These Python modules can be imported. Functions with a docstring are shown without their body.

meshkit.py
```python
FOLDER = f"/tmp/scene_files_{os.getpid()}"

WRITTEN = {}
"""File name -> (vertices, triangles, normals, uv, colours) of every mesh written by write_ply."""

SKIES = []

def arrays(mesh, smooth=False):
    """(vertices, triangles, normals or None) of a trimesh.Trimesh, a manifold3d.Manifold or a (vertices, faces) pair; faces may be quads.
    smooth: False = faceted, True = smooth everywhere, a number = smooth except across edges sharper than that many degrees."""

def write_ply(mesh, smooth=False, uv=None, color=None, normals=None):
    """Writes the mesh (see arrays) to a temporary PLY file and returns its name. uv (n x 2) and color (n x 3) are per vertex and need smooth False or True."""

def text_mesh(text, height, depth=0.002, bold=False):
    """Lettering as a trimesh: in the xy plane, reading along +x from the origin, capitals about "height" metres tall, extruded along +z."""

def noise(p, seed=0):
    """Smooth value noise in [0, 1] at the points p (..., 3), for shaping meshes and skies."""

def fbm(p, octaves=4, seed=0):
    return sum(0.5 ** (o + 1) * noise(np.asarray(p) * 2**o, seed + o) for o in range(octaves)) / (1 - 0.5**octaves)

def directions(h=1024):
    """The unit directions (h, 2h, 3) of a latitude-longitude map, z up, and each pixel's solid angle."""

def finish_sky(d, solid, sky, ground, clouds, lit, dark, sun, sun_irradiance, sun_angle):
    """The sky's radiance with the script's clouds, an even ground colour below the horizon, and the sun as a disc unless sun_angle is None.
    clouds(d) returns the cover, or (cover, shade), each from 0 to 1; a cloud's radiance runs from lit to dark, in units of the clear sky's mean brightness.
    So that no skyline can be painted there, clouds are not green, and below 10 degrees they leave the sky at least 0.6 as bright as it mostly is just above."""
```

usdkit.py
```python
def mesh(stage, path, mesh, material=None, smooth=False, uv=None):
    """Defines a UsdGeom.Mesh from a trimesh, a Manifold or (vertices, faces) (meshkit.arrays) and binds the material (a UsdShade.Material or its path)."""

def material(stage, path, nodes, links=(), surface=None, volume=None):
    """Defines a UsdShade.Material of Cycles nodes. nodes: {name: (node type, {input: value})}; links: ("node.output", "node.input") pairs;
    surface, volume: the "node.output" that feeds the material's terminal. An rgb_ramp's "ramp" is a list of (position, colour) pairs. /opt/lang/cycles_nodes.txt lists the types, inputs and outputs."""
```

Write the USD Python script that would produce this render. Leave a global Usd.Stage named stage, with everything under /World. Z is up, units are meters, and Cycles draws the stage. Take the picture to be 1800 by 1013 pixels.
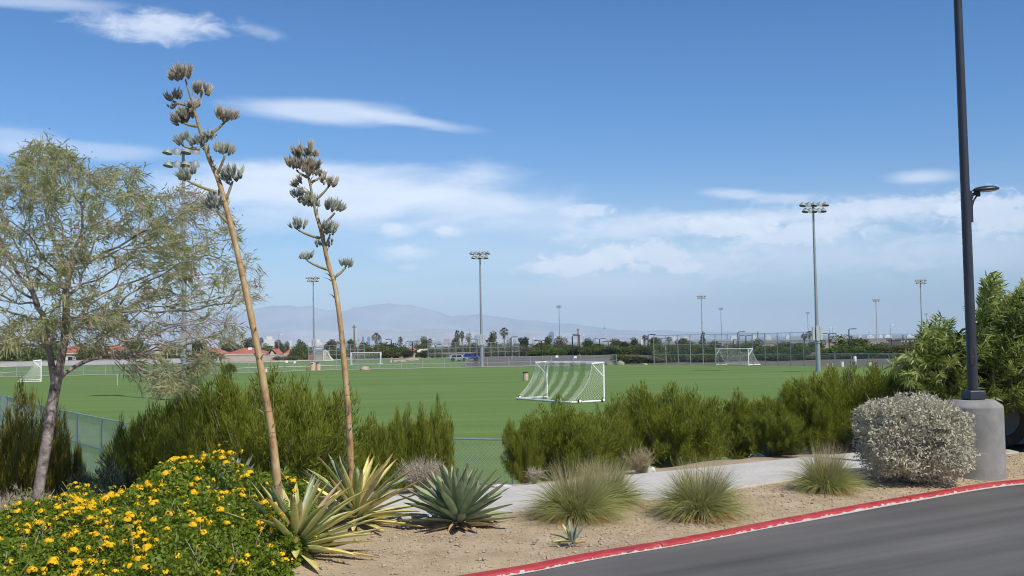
import math, random
import numpy as np, trimesh, usdkit, meshkit
from scipy.spatial import cKDTree
from pxr import Usd, UsdGeom, UsdLux, UsdShade, Gf, Sdf, Vt

stage = Usd.Stage.CreateInMemory()
UsdGeom.SetStageUpAxis(stage, 'Z')
UsdGeom.SetStageMetersPerUnit(stage, 1.0)
UsdGeom.Xform.Define(stage, '/World')
UsdGeom.Scope.Define(stage, '/World/Looks')

# ------------------------------------------------------------------ camera
CAM_H, FPX, PITCH, ROLL = 1.6, 1900.0, math.atan(89.5 / 1900), math.radians(1.1)
_F = np.array([0, math.cos(PITCH), math.sin(PITCH)])
_R0, _U0 = np.array([1.0, 0, 0]), np.array([0, -math.sin(PITCH), math.cos(PITCH)])
_R = _R0 * math.cos(ROLL) - _U0 * math.sin(ROLL)
_U = _R0 * math.sin(ROLL) + _U0 * math.cos(ROLL)
CAM = np.array([0, 0, CAM_H])
cam = UsdGeom.Camera.Define(stage, '/World/camera')
M = Gf.Matrix4d(*_R, 0, *_U, 0, *(-_F), 0, *CAM, 1)
cam.AddTransformOp().Set(M)
cam.CreateHorizontalApertureAttr(36.0)
cam.CreateVerticalApertureAttr(36.0 * 576 / 1024)
cam.CreateFocalLengthAttr(38.0)
cam.CreateClippingRangeAttr(Gf.Vec2f(0.1, 100000))
cam.CreateExposureAttr(0.12)

def ray(px, py):
    d = _F * FPX + _R * (px - 900.0) + _U * (506.5 - py)
    return d / d[1]
def at(px, py, z):
    d = ray(px, py); return CAM + d * ((z - CAM_H) / d[2])
def atD(px, py, D):
    return CAM + ray(px, py) * D

# ------------------------------------------------------------------ sun and sky
SUN_EL, SUN_AZ = math.radians(49), math.radians(180 - 40)      # azimuth measured from +y towards +x
S = np.array([math.sin(SUN_AZ) * math.cos(SUN_EL), math.cos(SUN_AZ) * math.cos(SUN_EL), math.sin(SUN_EL)])
sun = UsdLux.DistantLight.Define(stage, '/World/sun')
sun.CreateIntensityAttr(1.25)
sun.CreateAngleAttr(0.5)
sun.CreateNormalizeAttr(True)
sun.CreateColorAttr(Gf.Vec3f(1.0, 0.94, 0.83))
_z = S; _x = np.cross([0, 0, 1.0], _z); _x /= np.linalg.norm(_x); _y = np.cross(_z, _x)
sun.AddTransformOp().Set(Gf.Matrix4d(*_x, 0, *_y, 0, *_z, 0, 0, 0, 50, 1))

# clouds: (px, py, half width px, half height px, tilt, cover, raggedness)
CLOUDS = [
    (275, 46, 165, 36, -.02, .66, .7), (455, 55, 70, 16, .15, .24, .7), (70, 4, 190, 16, -.04, .40, .5),
    (560, 196, 215, 30, .04, .60, .3), (740, 215, 150, 15, .14, .46, .4), (170, 266, 190, 22, 0, .34, .5), (20, 245, 110, 34, 0, .32, .5),
    (640, 338, 420, 66, .02, .62, .5), (420, 325, 240, 46, 0, .45, .5), (830, 365, 270, 56, .10, .50, .5), (560, 390, 300, 36, 0, .36, .5), (500, 300, 230, 20, 0, .3, .5),
    (698, 404, 46, 18, 0, .52, .8), (785, 408, 38, 16, 0, .52, .8), (716, 443, 62, 22, 0, .50, .8), (716, 470, 30, 9, 0, .45, .8), (690, 400, 26, 10, 0, .4, .95), (782, 404, 20, 8, 0, .4, .95), (705, 440, 34, 11, 0, .4, .95),
    (1120, 400, 210, 32, -.05, .60, .8), (1280, 398, 110, 26, 0, .75, .9), (1030, 372, 64, 15, 0, .55, .9), (1230, 385, 200, 20, 0, .4, .5),
    (1010, 466, 85, 28, -.03, .85, .95), (1075, 452, 60, 30, 0, .8, .95), (1150, 448, 85, 34, 0, .72, .95), (1203, 474, 44, 13, 0, .85, .9), (1260, 455, 120, 42, 0, .45, .8), (950, 470, 60, 14, 0, .5, .9),
    (1480, 376, 300, 38, -.02, .60, .8), (1560, 365, 170, 22, 0, .5, .9), (1745, 376, 100, 46, .05, .7, .9), (1400, 412, 130, 24, -.03, .66, .9), (1380, 350, 130, 14, .04, .4, .8),
    (1622, 311, 92, 20, .04, .58, .35), (1285, 340, 78, 13, .05, .5, .5), (1450, 450, 280, 70, 0, .42, .6), (1700, 440, 220, 60, 0, .40, .6), (1130, 500, 300, 40, 0, .3, .5), (900, 425, 520, 95, .02, .20, .5), (640, 300, 330, 26, .03, .22, .5), (560, 350, 360, 60, 0, .3, .4),
]
nodes = {
    "tc": ("texture_coordinate", {}), "sep": ("separate_xyz", {}),
    "az": ("math", {"math_type": "arctan2"}), "el": ("math", {"math_type": "arcsine"}),
    "azel": ("combine_xyz", {"z": 0.0}),
    "n1": ("noise_texture", {"scale": 1.0, "detail": 7.0, "roughness": 0.6, "distortion": 0.4}),
    "m1": ("mapping", {"scale": (9.0, 34.0, 1.0)}),
    "n2": ("noise_texture", {"scale": 1.0, "detail": 8.0, "roughness": 0.62, "distortion": 0.6}),
    "m2": ("mapping", {"scale": (30.0, 70.0, 1.0)}),
    "n4": ("noise_texture", {"scale": 1.0, "detail": 9.0, "roughness": 0.62, "distortion": 0.8}),
    "m4": ("mapping", {"scale": (58.0, 95.0, 1.0)}),
    "n3": ("noise_texture", {"scale": 1.0, "detail": 5.0, "roughness": 0.55}),
    "m3": ("mapping", {"scale": (3.0, 20.0, 1.0), "location": (3.1, 1.7, 0)}),
    "sky": ("sky_texture", {"sky_type": "single_scattering", "sun_disc": False, "sun_elevation": SUN_EL, "sun_rotation": math.atan2(S[0], S[1]),
                            "altitude": 600.0, "air_density": 1.0, "aerosol_density": 0.15, "ozone_density": 3.0}),
    "bg": ("background_shader", {"strength": 0.125}),
}
links = [("tc.generated", "sep.vector"), ("sep.x", "az.value1"), ("sep.y", "az.value2"), ("sep.z", "el.value1"),
         ("az.value", "azel.x"), ("el.value", "azel.y"),
         ("azel.vector", "m1.vector"), ("m1.vector", "n1.vector"), ("azel.vector", "m2.vector"), ("m2.vector", "n2.vector"),
         ("azel.vector", "m4.vector"), ("m4.vector", "n4.vector"), ("azel.vector", "m3.vector"), ("m3.vector", "n3.vector")]
def mth(name, kind, a=None, b=None, c=None, clamp=False):
    inp = {"math_type": kind, "use_clamp": clamp}
    for k, v in (("value1", a), ("value2", b), ("value3", c)):
        if isinstance(v, (int, float)): inp[k] = float(v)
        elif v is not None: links.append((v, f"{name}.{k}"))
    nodes[name] = ("math", inp)
    return f"{name}.value"
clear = None   # product of (1 - cover_i)
for i, (cx, cy, hw, hh, tilt, cov, rag) in enumerate(CLOUDS):
    d = ray(cx, cy); d = d / np.linalg.norm(d)
    a0, e0 = math.atan2(d[0], d[1]), math.asin(d[2])
    k = 1 / FPX
    t = tilt + ROLL * 0
    # rotated local coordinates
    da = mth(f"c{i}da", "subtract", "az.value", a0)
    de = mth(f"c{i}de", "subtract", "el.value", e0)
    u0 = mth(f"c{i}u0", "multiply", de, -math.sin(t) / (hw * k))
    u = mth(f"c{i}u", "multiply_add", da, math.cos(t) / (hw * k), u0)
    v0 = mth(f"c{i}v0", "multiply", de, math.cos(t) / (hh * k))
    v = mth(f"c{i}v", "multiply_add", da, math.sin(t) / (hh * k), v0)
    uu = mth(f"c{i}uu", "multiply", u, u)
    r2 = mth(f"c{i}r2", "multiply_add", v, v, uu)
    r = mth(f"c{i}r", "sqrt", r2)
    w = mth(f"c{i}w", "multiply_add", "n1.fac" if rag < .6 else "n2.fac" if rag < .85 else "n4.fac", 1.5 * rag + .5, r)   # r + noise
    mr = f"c{i}mr"
    off = (1.5 * rag + .5) * .5
    nodes[mr] = ("map_range", {"range_type": "smoothstep", "from_min": 1.0 + off - .05, "from_max": (0.20 if rag < .6 else .10 if rag < .85 else .45) + off, "to_min": 0.0, "to_max": cov, "clamp": True})
    links.append((w, f"{mr}.value"))
    inv = mth(f"c{i}i", "subtract", 1.0, f"{mr}.result")
    clear = inv if clear is None else mth(f"c{i}p", "multiply", clear, inv)
# thin veil low over the horizon, all round
nodes["veil"] = ("map_range", {"range_type": "smoothstep", "from_min": 0.17, "from_max": 0.01, "to_min": 0.0, "to_max": 0.36, "clamp": True})
links.append(("el.value", "veil.value"))
nodes["veiln"] = ("map_range", {"range_type": "smoothstep", "from_min": 0.36, "from_max": 0.62, "to_min": 0.25, "to_max": 1.0, "clamp": True})
links.append(("n3.fac", "veiln.value"))
vl = mth("vl", "multiply", "veil.result", "veiln.result")
vi = mth("vi", "subtract", 1.0, vl)
clear = mth("call", "multiply", clear, vi)
cover = mth("cover", "subtract", 1.0, clear, clamp=True)
nodes["mixc"] = ("mix_color", {"b": (7.5, 8.0, 8.9), "use_clamp": False, "use_clamp_result": False})
nodes["tint"] = ("mix_color", {"blend_type": "multiply", "fac": 1.0, "use_clamp_result": False})
nodes["deep"] = ("rgb_ramp", {"ramp": [(0, (.66, .74, .86)), (.10, (.56, .74, .93)), (.25, (.34, .64, .92)), (.42, (.22, .53, .84)), (1, (.20, .50, .80))]})   # clear dry desert air
nodes["deepk"] = ("map_range", {"from_min": 0.0, "from_max": 0.8, "clamp": True})
links += [("el.value", "deepk.value"), ("deepk.result", "deep.fac"), ("deep.color", "tint.b")]
links += [("sky.color", "tint.a"), ("tint.result", "mixc.a"), (cover, "mixc.fac"), ("mixc.result", "bg.color")]
skymat = usdkit.material(stage, '/World/Looks/sky_air', nodes, links, surface="bg.background")
dome = UsdLux.DomeLight.Define(stage, '/World/sky')
dome.CreateIntensityAttr(1.0)
UsdShade.MaterialBindingAPI.Apply(dome.GetPrim()).Bind(skymat)
dome.GetPrim().SetCustomDataByKey('kind', 'structure')

# ------------------------------------------------------------------ helpers
rng = np.random.default_rng(7)
_used = {}
def numbered(parent, name):
    k = (parent, name); n = _used.get(k, 0); _used[k] = n + 1
    return name if n == 0 else f"{name}_{n:03d}"
def path_of(o): return '/World' if o is None else str(o.GetPath())
def obj(name, mesh, material, parent=None, smooth=False, uv=None, kind=None, label=None):
    pp = path_of(parent)
    m = usdkit.mesh(stage, f"{pp}/{numbered(pp, name)}", mesh, MAT[material], smooth=smooth, uv=uv)
    p = m.GetPrim()
    if kind: p.SetCustomDataByKey('kind', kind)
    if label: p.SetCustomDataByKey('label', label)
    return p
def tag(p, label=None, cat=None, group=None, kind=None):
    for k, v in (('label', label), ('category', cat), ('group', group), ('kind', kind)):
        if v: p.SetCustomDataByKey(k, v)
    return p
def place(x, loc, rz, sc):
    x.ClearXformOpOrder()
    sc = (sc,) * 3 if np.ndim(sc) == 0 else sc
    x.AddTranslateOp().Set(Gf.Vec3d(*map(float, loc)))
    x.AddRotateZOp().Set(float(math.degrees(rz)))
    x.AddScaleOp().Set(Gf.Vec3f(*map(float, sc)))
def thing(name, label, cat, loc=(0, 0, 0), rz=0, group=None, sc=1, kind=None):
    x = UsdGeom.Xform.Define(stage, '/World/' + numbered('/World', name))
    place(x, loc, rz, sc)
    return tag(x.GetPrim(), label, cat, group, kind)
def part(parent, name):      # a grouping Xform below a thing
    pp = path_of(parent)
    return UsdGeom.Xform.Define(stage, f"{pp}/{numbered(pp, name)}").GetPrim()
def dup(root, loc, rz=0, sc=1, label=None, group=None, cat=None):
    was = root.GetCustomData()
    base = root.GetName()
    if base[-4:-3] == '_' and base[-3:].isdigit(): base = base[:-4]
    x = UsdGeom.Xform.Define(stage, '/World/' + numbered('/World', base))
    p = x.GetPrim()
    p.GetReferences().AddInternalReference(root.GetPath())
    p.SetInstanceable(True)
    x.ClearXformOpOrder()
    sc = (sc,) * 3 if np.ndim(sc) == 0 else sc
    UsdGeom.XformCommonAPI(p)
    p.GetAttribute('xformOp:translate').Set(Gf.Vec3d(*map(float, loc)))
    p.GetAttribute('xformOp:rotateZ').Set(float(math.degrees(rz)))
    p.GetAttribute('xformOp:scale').Set(Gf.Vec3f(*map(float, sc)))
    x.GetXformOpOrderAttr().Set(['xformOp:translate', 'xformOp:rotateZ', 'xformOp:scale'])
    return tag(p, label or was.get('label'), cat or was.get('category'), group or was.get('group'))

class MB:
    def __init__(s): s.v, s.f, s.uv, s.n = [], [], [], 0
    def add(s, v, f, uv=None):
        v = np.asarray(v, float); f = np.asarray(f, int)
        if f.shape[1] == 4: f = np.vstack([f[:, [0, 1, 2]], f[:, [0, 2, 3]]])
        s.v.append(v); s.f.append(f + s.n); s.n += len(v)
        s.uv.append(np.zeros((len(v), 2)) if uv is None else uv)
        return s
    def tm(s, m, T=None):
        v = np.array(m.vertices)
        if T is not None: v = v + np.asarray(T)
        return s.add(v, np.array(m.faces))
    def box(s, c, size, R=None):
        x, y, z = np.asarray(size) / 2
        v = np.array([[i, j, k] for i in (-x, x) for j in (-y, y) for k in (-z, z)])
        f = [[0, 1, 3, 2], [4, 6, 7, 5], [0, 4, 5, 1], [2, 3, 7, 6], [0, 2, 6, 4], [1, 5, 7, 3]]
        if R is not None: v = v @ np.asarray(R).T
        return s.add(v + np.asarray(c), f)
    def tube(s, pts, rad, sides=6, caps=True):
        p = np.asarray(pts, float); n = len(p)
        rad = np.broadcast_to(np.asarray(rad, float), (n,))
        t = np.gradient(p, axis=0); t /= np.linalg.norm(t, axis=1, keepdims=True) + 1e-12
        up = np.array([0, 0, 1.0]) if abs(t[:, 2]).mean() < .8 else np.array([1.0, 0, 0])
        a = np.cross(t, up); a /= np.linalg.norm(a, axis=1, keepdims=True) + 1e-12
        b = np.cross(t, a)
        ang = np.arange(sides) * 2 * np.pi / sides
        v = (p[:, None] + rad[:, None, None] * (np.cos(ang)[None, :, None] * a[:, None] + np.sin(ang)[None, :, None] * b[:, None])).reshape(-1, 3)
        i, j = np.meshgrid(np.arange(n - 1), np.arange(sides), indexing='ij')
        q = np.stack([i * sides + j, (i + 1) * sides + j, (i + 1) * sides + (j + 1) % sides, i * sides + (j + 1) % sides], -1).reshape(-1, 4)
        f = np.vstack([q[:, [0, 1, 2]], q[:, [0, 2, 3]]])
        if caps:
            v = np.vstack([v, p[:1], p[-1:]])
            c0, c1 = n * sides, n * sides + 1
            k = np.arange(sides)
            f = np.vstack([f, np.stack([np.full(sides, c0), k, (k + 1) % sides], 1),
                           np.stack([np.full(sides, c1), (n - 1) * sides + (k + 1) % sides, (n - 1) * sides + k], 1)])
        uv = np.zeros((len(v), 2)); uv[:n * sides, 1] = np.repeat(np.linspace(0, 1, n), sides)
        return s.add(v, f, uv)
    def lathe(s, prof, c=(0, 0, 0), sides=24, R=None):
        pr = np.asarray(prof, float); n = len(pr)
        ang = np.arange(sides) * 2 * np.pi / sides
        v = np.stack([pr[:, None, 0] * np.cos(ang), pr[:, None, 0] * np.sin(ang), np.repeat(pr[:, 1:], sides, 1)], -1).reshape(-1, 3)
        i, j = np.meshgrid(np.arange(n - 1), np.arange(sides), indexing='ij')
        q = np.stack([i * sides + j, i * sides + (j + 1) % sides, (i + 1) * sides + (j + 1) % sides, (i + 1) * sides + j], -1).reshape(-1, 4)
        if R is not None: v = v @ np.asarray(R).T
        return s.add(v + np.asarray(c), q)
    def get(s):
        return np.vstack(s.v), np.vstack(s.f)
    def guv(s): return np.vstack(s.uv)
    def build(s, name, mat, parent=None, smooth=False, uv=False, **k):
        return obj(name, s.get(), mat, parent, smooth=smooth, uv=s.guv() if uv else None, **k)

def unit(v): return v / (np.linalg.norm(v, axis=-1, keepdims=True) + 1e-12)
def rot_z(a): c, s = math.cos(a), math.sin(a); return np.array([[c, -s, 0], [s, c, 0], [0, 0, 1.0]])
def rot_x(a): c, s = math.cos(a), math.sin(a); return np.array([[1.0, 0, 0], [0, c, -s], [0, s, c]])
def rot_y(a): c, s = math.cos(a), math.sin(a); return np.array([[c, 0, s], [0, 1.0, 0], [-s, 0, c]])
def sstep(a, b, x): t = np.clip((np.asarray(x, float) - a) / (b - a), 0, 1); return t * t * (3 - 2 * t)

def blades(base, d, length, width, droop, seg=3, r=rng, side=None, peak=0.0):
    """Many thin leaf blades at once: ribbons of seg segments from base along d, bending by droop (a vector added along the way)."""
    base, d = np.asarray(base, float), unit(np.asarray(d, float)); N = len(base)
    length, width = np.broadcast_to(length, (N,)), np.broadcast_to(width, (N,))
    droop = np.broadcast_to(droop, (N, 3))
    if side is None:
        side = unit(np.cross(d, unit(r.normal(size=(N, 3)))))
    ts = np.linspace(0, 1, seg + 1)
    c = base[:, None] + d[:, None] * (length[:, None] * ts)[..., None] + droop[:, None] * (length[:, None] * ts ** 2)[..., None]
    prof = (1 - ts) if peak == 0 else np.where(ts < peak, .35 + .65 * ts / peak, (1 - ts) / (1 - peak))
    w = side[:, None] * (width[:, None] * prof / 2)[..., None]
    L, Rr = c - w, c + w
    v = np.concatenate([L[:, :-1], Rr[:, :-1], c[:, -1:]], 1)      # seg + seg + 1
    k = 2 * seg + 1
    f = []
    for i in range(seg - 1):
        f += [[i, seg + i, seg + i + 1], [i, seg + i + 1, i + 1]]
    f.append([seg - 1, 2 * seg - 1, 2 * seg])
    f = np.array(f)
    F = (f[None] + (np.arange(N) * k)[:, None, None]).reshape(-1, 3)
    uv = np.zeros((k, 2)); uv[:seg, 1] = ts[:-1]; uv[seg:2 * seg, 1] = ts[:-1]; uv[seg:2 * seg, 0] = 1; uv[-1] = (.5, 1)
    return v.reshape(-1, 3), F, np.tile(uv, (N, 1))

# ------------------------------------------------------------------ materials
MAT = {}
def mat(name, nodes, links, surface="p.BSDF", volume=None):
    MAT[name] = usdkit.material(stage, f'/World/Looks/{name}', nodes, links, surface=surface, volume=volume)
def plain(name, col, rough=.6, metal=0, noise=None, amt=.25, spec=.5, bump=0, bscale=None, coat=0):
    n = {"p": ("principled_bsdf", {"base_color": col, "roughness": rough, "metallic": metal, "specular_ior_level": spec, "coat_weight": coat})}
    l = []
    if noise:
        c = np.array(col)
        n["g"] = ("geometry", {}); n["n"] = ("noise_texture", {"scale": noise, "detail": 6.0, "roughness": .6})
        n["r"] = ("rgb_ramp", {"ramp": [(.3, tuple(c * (1 - amt))), (.7, tuple(np.clip(c * (1 + amt), 0, 1)))]})
        l += [("g.position", "n.vector"), ("n.fac", "r.fac"), ("r.color", "p.base_color")]
        if bump:
            n["n2"] = ("noise_texture", {"scale": bscale or noise * 4, "detail": 4.0})
            n["b"] = ("bump", {"strength": bump, "distance": .01})
            l += [("g.position", "n2.vector"), ("n2.fac", "b.height"), ("b.normal", "p.normal")]
    mat(name, n, l)
def leaf(name, cols, rough=.6, trans=.25, along=None, spec=.3, tcol=None):
    """Foliage: colour picked per leaf; along: (colour at tip, start, end) mixed in along the blade."""
    n = {"g": ("geometry", {}), "r": ("rgb_ramp", {"ramp": [(i / max(1, len(cols) - 1), c) for i, c in enumerate(cols)]}),
         "p": ("principled_bsdf", {"roughness": rough, "specular_ior_level": spec}), "t": ("translucent_bsdf", {}), "m": ("mix_closure", {"fac": trans})}
    l = [("g.random_per_island", "r.fac")]
    c = "r.color"
    for k, (tc, a, b) in enumerate(along or []):
        n["u"] = ("attribute", {"attribute": "st"}); n["s"] = ("separate_xyz", {})
        n[f"mr{k}"] = ("map_range", {"from_min": a, "from_max": b, "clamp": True}); n[f"mc{k}"] = ("mix_color", {"b": tc})
        l += [(c, f"mc{k}.a"), (f"mr{k}.result", f"mc{k}.fac"), ("s.y", f"mr{k}.value")]
        c = f"mc{k}.result"
    if along: l.append(("u.vector", "s.vector"))
    l += [(c, "p.base_color"), (c, "t.color"), ("p.BSDF", "m.closure1"), ("t.BSDF", "m.closure2")]
    mat(name, n, l, surface="m.closure")

plain('steel_galvanized', (.42, .44, .45), .45, .6, noise=3, amt=.15)
plain('pole_grey', (.36, .38, .39), .45, .5)
plain('lamp_grey', (.34, .37, .38), .4, .3)
plain('lamp_glass', (.12, .13, .14), .1)
plain('dark_bronze', (.018, .018, .020), .5)
plain('pole_black', (.030, .034, .045), .42, noise=4, amt=.2)
plain('white_paint', (.80, .80, .79), .35)
plain('net_white', (.62, .64, .56), .8)
plain('net_green', (.10, .16, .09), .8)
plain('black_rubber', (.02, .02, .02), .8)
plain('car_black', (.012, .012, .014), .18, coat=.6)
plain('car_blue', (.03, .06, .22), .25, coat=.5)
plain('car_white', (.75, .75, .74), .25, coat=.5)
plain('car_glass', (.02, .025, .03), .06)
plain('chrome', (.6, .6, .62), .2, 1.0)
plain('rim_dark', (.06, .06, .065), .4, .5)
plain('barrel_tan', (.52, .38, .26), .7, noise=6, amt=.15)
plain('barrel_pale', (.62, .56, .48), .7, noise=6, amt=.12)
plain('lid_black', (.02, .02, .02), .5)
plain('lid_blue', (.05, .12, .35), .5)
plain('sign_white', (.8, .8, .8), .4)
plain('panel_green', (.25, .36, .33), .5)
plain('concrete_pedestal', (.215, .21, .20), .85, noise=4, amt=.25, bump=.25, bscale=60)
plain('stucco_white', (.62, .59, .54), .9, noise=.5, amt=.1)
plain('stucco_tan', (.45, .36, .27), .9, noise=.5, amt=.1)
plain('stucco_grey', (.42, .42, .43), .9, noise=.5, amt=.1)
plain('roof_red', (.36, .115, .075), .85, noise=.8, amt=.3)
plain('roof_brown', (.26, .17, .12), .85, noise=.8, amt=.3)
plain('roof_pale', (.62, .60, .57), .8, noise=.6, amt=.1)
plain('window_dark', (.03, .035, .04), .1)
plain('wood_pole', (.16, .11, .08), .9, noise=3, amt=.3)
plain('tower_pale', (.62, .60, .58), .7, noise=.02, amt=.1)
plain('tower_blue', (.10, .20, .38), .3, noise=.02, amt=.1)
plain('tower_grey', (.35, .36, .40), .6, noise=.02, amt=.1)
plain('tower_pink', (.55, .42, .38), .7, noise=.02, amt=.1)
plain('mound_grey', (.27, .25, .22), .95, noise=1.5, amt=.25)
plain('wall_block', (.42, .375, .32), .9, noise=.5, amt=.12)
plain('rock_grey', (.22, .20, .19), .9, noise=12, amt=.3, bump=.4)
plain('rock_white', (.55, .52, .48), .9, noise=12, amt=.2, bump=.4)
plain('dirt_pile', (.36, .29, .21), .95, noise=1.5, amt=.25)
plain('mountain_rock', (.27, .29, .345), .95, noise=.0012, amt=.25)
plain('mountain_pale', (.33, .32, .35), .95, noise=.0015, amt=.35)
plain('bark_willow', (.24, .20, .18), .9, noise=11, amt=.75, bump=.8, bscale=50)
plain('bark_tree', (.10, .075, .055), .95, noise=3, amt=.4)
plain('bark_dry', (.30, .25, .20), .95, noise=20, amt=.3)
leaf('leaf_willow', [(.36, .38, .17), (.48, .49, .25), (.56, .55, .33), (.42, .42, .22), (.55, .49, .36), (.32, .35, .16)], .6, .5)
leaf('twig_dry', [(.38, .32, .26), (.52, .46, .39), (.28, .23, .19)], .9, .1)
plain('blossom_pink', (.45, .12, .22), .7)
plain('pod_dark', (.14, .055, .055), .8)
leaf('leaf_feather', [(.18, .215, .022), (.265, .30, .036), (.35, .365, .055), (.21, .245, .03), (.30, .235, .05)], .6, .42, along=[((.40, .42, .07), .4, 1.0)])
leaf('leaf_feather_brown', [(.24, .21, .03), (.34, .28, .05), (.38, .32, .07), (.35, .24, .055)], .6, .38)
leaf('leaf_teal', [(.035, .06, .04), (.075, .11, .075), (.05, .08, .055)], .6, .2)
leaf('leaf_lantana', [(.19, .26, .028), (.28, .36, .048), (.36, .42, .07), (.23, .30, .036), (.41, .42, .11)], .5, .45)
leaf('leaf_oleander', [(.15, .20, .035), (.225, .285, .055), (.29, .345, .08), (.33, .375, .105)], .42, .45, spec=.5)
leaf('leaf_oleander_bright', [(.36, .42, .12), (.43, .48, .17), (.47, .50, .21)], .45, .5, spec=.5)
leaf('leaf_brittle', [(.53, .50, .38), (.63, .60, .47), (.40, .39, .25), (.21, .25, .12), (.46, .40, .29), (.30, .33, .18)], .8, .25)
leaf('grass_deer', [(.34, .36, .12), (.41, .42, .16), (.28, .32, .10), (.48, .46, .20)], .7, .4, along=[((.58, .52, .29), .55, 1.15)])
leaf('grass_straw', [(.40, .33, .19), (.50, .42, .26), (.33, .27, .15)], .8, .25)
leaf('grass_rust', [(.50, .26, .09), (.58, .34, .14), (.40, .20, .07)], .85, .15)
leaf('grass_dry', [(.40, .345, .27), (.48, .42, .34), (.30, .255, .195)], .85, .1)
leaf('floret_yellow', [(.86, .56, .012), (.90, .66, .025), (.84, .48, .010)], .6, .3)
leaf('bulbil', [(.50, .53, .46), (.62, .64, .56), (.68, .68, .60), (.30, .33, .28)], .6, .35, along=[((.70, .62, .47), .7, 1.0)])
leaf('bulbil_dry', [(.46, .42, .33), (.60, .56, .45), (.36, .36, .30), (.52, .54, .46)], .7, .3, along=[((.76, .64, .47), .6, 1.0)])
for nm, cols in (('leaf_mesquite', [(.115, .135, .035), (.17, .185, .055), (.215, .22, .075)]), ('leaf_bright', [(.10, .155, .03), (.15, .205, .045), (.195, .24, .06)]),
                 ('leaf_dark', [(.06, .085, .028), (.09, .115, .038), (.12, .145, .05)]), ('leaf_greyish', [(.15, .155, .09), (.20, .195, .125), (.25, .235, .155)]),
                 ('leaf_palm', [(.09, .105, .04), (.14, .15, .06), (.20, .18, .09)])):
    leaf(nm, cols, .7, .3)

def agave_mat(name, body, margin, tipc, wm=.12, vary=.25):
    b = np.array(body)
    n = {"u": ("attribute", {"attribute": "st"}), "s": ("separate_xyz", {}), "oi": ("object_info", {}), "g": ("geometry", {}),
         "r": ("rgb_ramp", {"ramp": [(0, tuple(b * (1 - vary))), (.5, tuple(b)), (1, tuple(np.clip(b * (1 + vary) + [.05, .02, 0], 0, 1)))]}),
         "a1": ("math", {"math_type": "subtract", "value2": .5}), "a2": ("math", {"math_type": "absolute"}),
         "mr": ("map_range", {"from_min": .5 - wm, "from_max": .5, "clamp": True}), "mc": ("mix_color", {"b": margin}),
         "mt": ("map_range", {"from_min": .86, "from_max": 1.0, "clamp": True}), "mc2": ("mix_color", {"b": tipc}),
         "no": ("noise_texture", {"scale": 18.0, "detail": 4.0}), "nm": ("map_range", {"from_min": .3, "from_max": .7, "to_min": .8, "to_max": 1.15}),
         "mul": ("mix_color", {"blend_type": "multiply", "fac": 1.0, "use_clamp": False}), "cc": ("combine_xyz", {}),
         "p": ("principled_bsdf", {"roughness": .48, "specular_ior_level": .4})}
    l = [("u.vector", "s.vector"), ("s.x", "a1.value1"), ("a1.value", "a2.value1"), ("a2.value", "mr.value"), ("oi.random", "r.fac"), ("r.color", "mc.a"), ("mr.result", "mc.fac"),
         ("s.y", "mt.value"), ("mt.result", "mc2.fac"), ("mc.result", "mc2.a"), ("g.position", "no.vector"), ("no.fac", "nm.value"),
         ("nm.result", "cc.x"), ("nm.result", "cc.y"), ("nm.result", "cc.z"), ("mc2.result", "mul.a"), ("cc.vector", "mul.b"), ("mul.result", "p.base_color")]
    mat(name, n, l)
agave_mat('agave_green', (.20, .26, .14), (.16, .15, .09), (.10, .07, .04), .06, .25)
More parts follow.
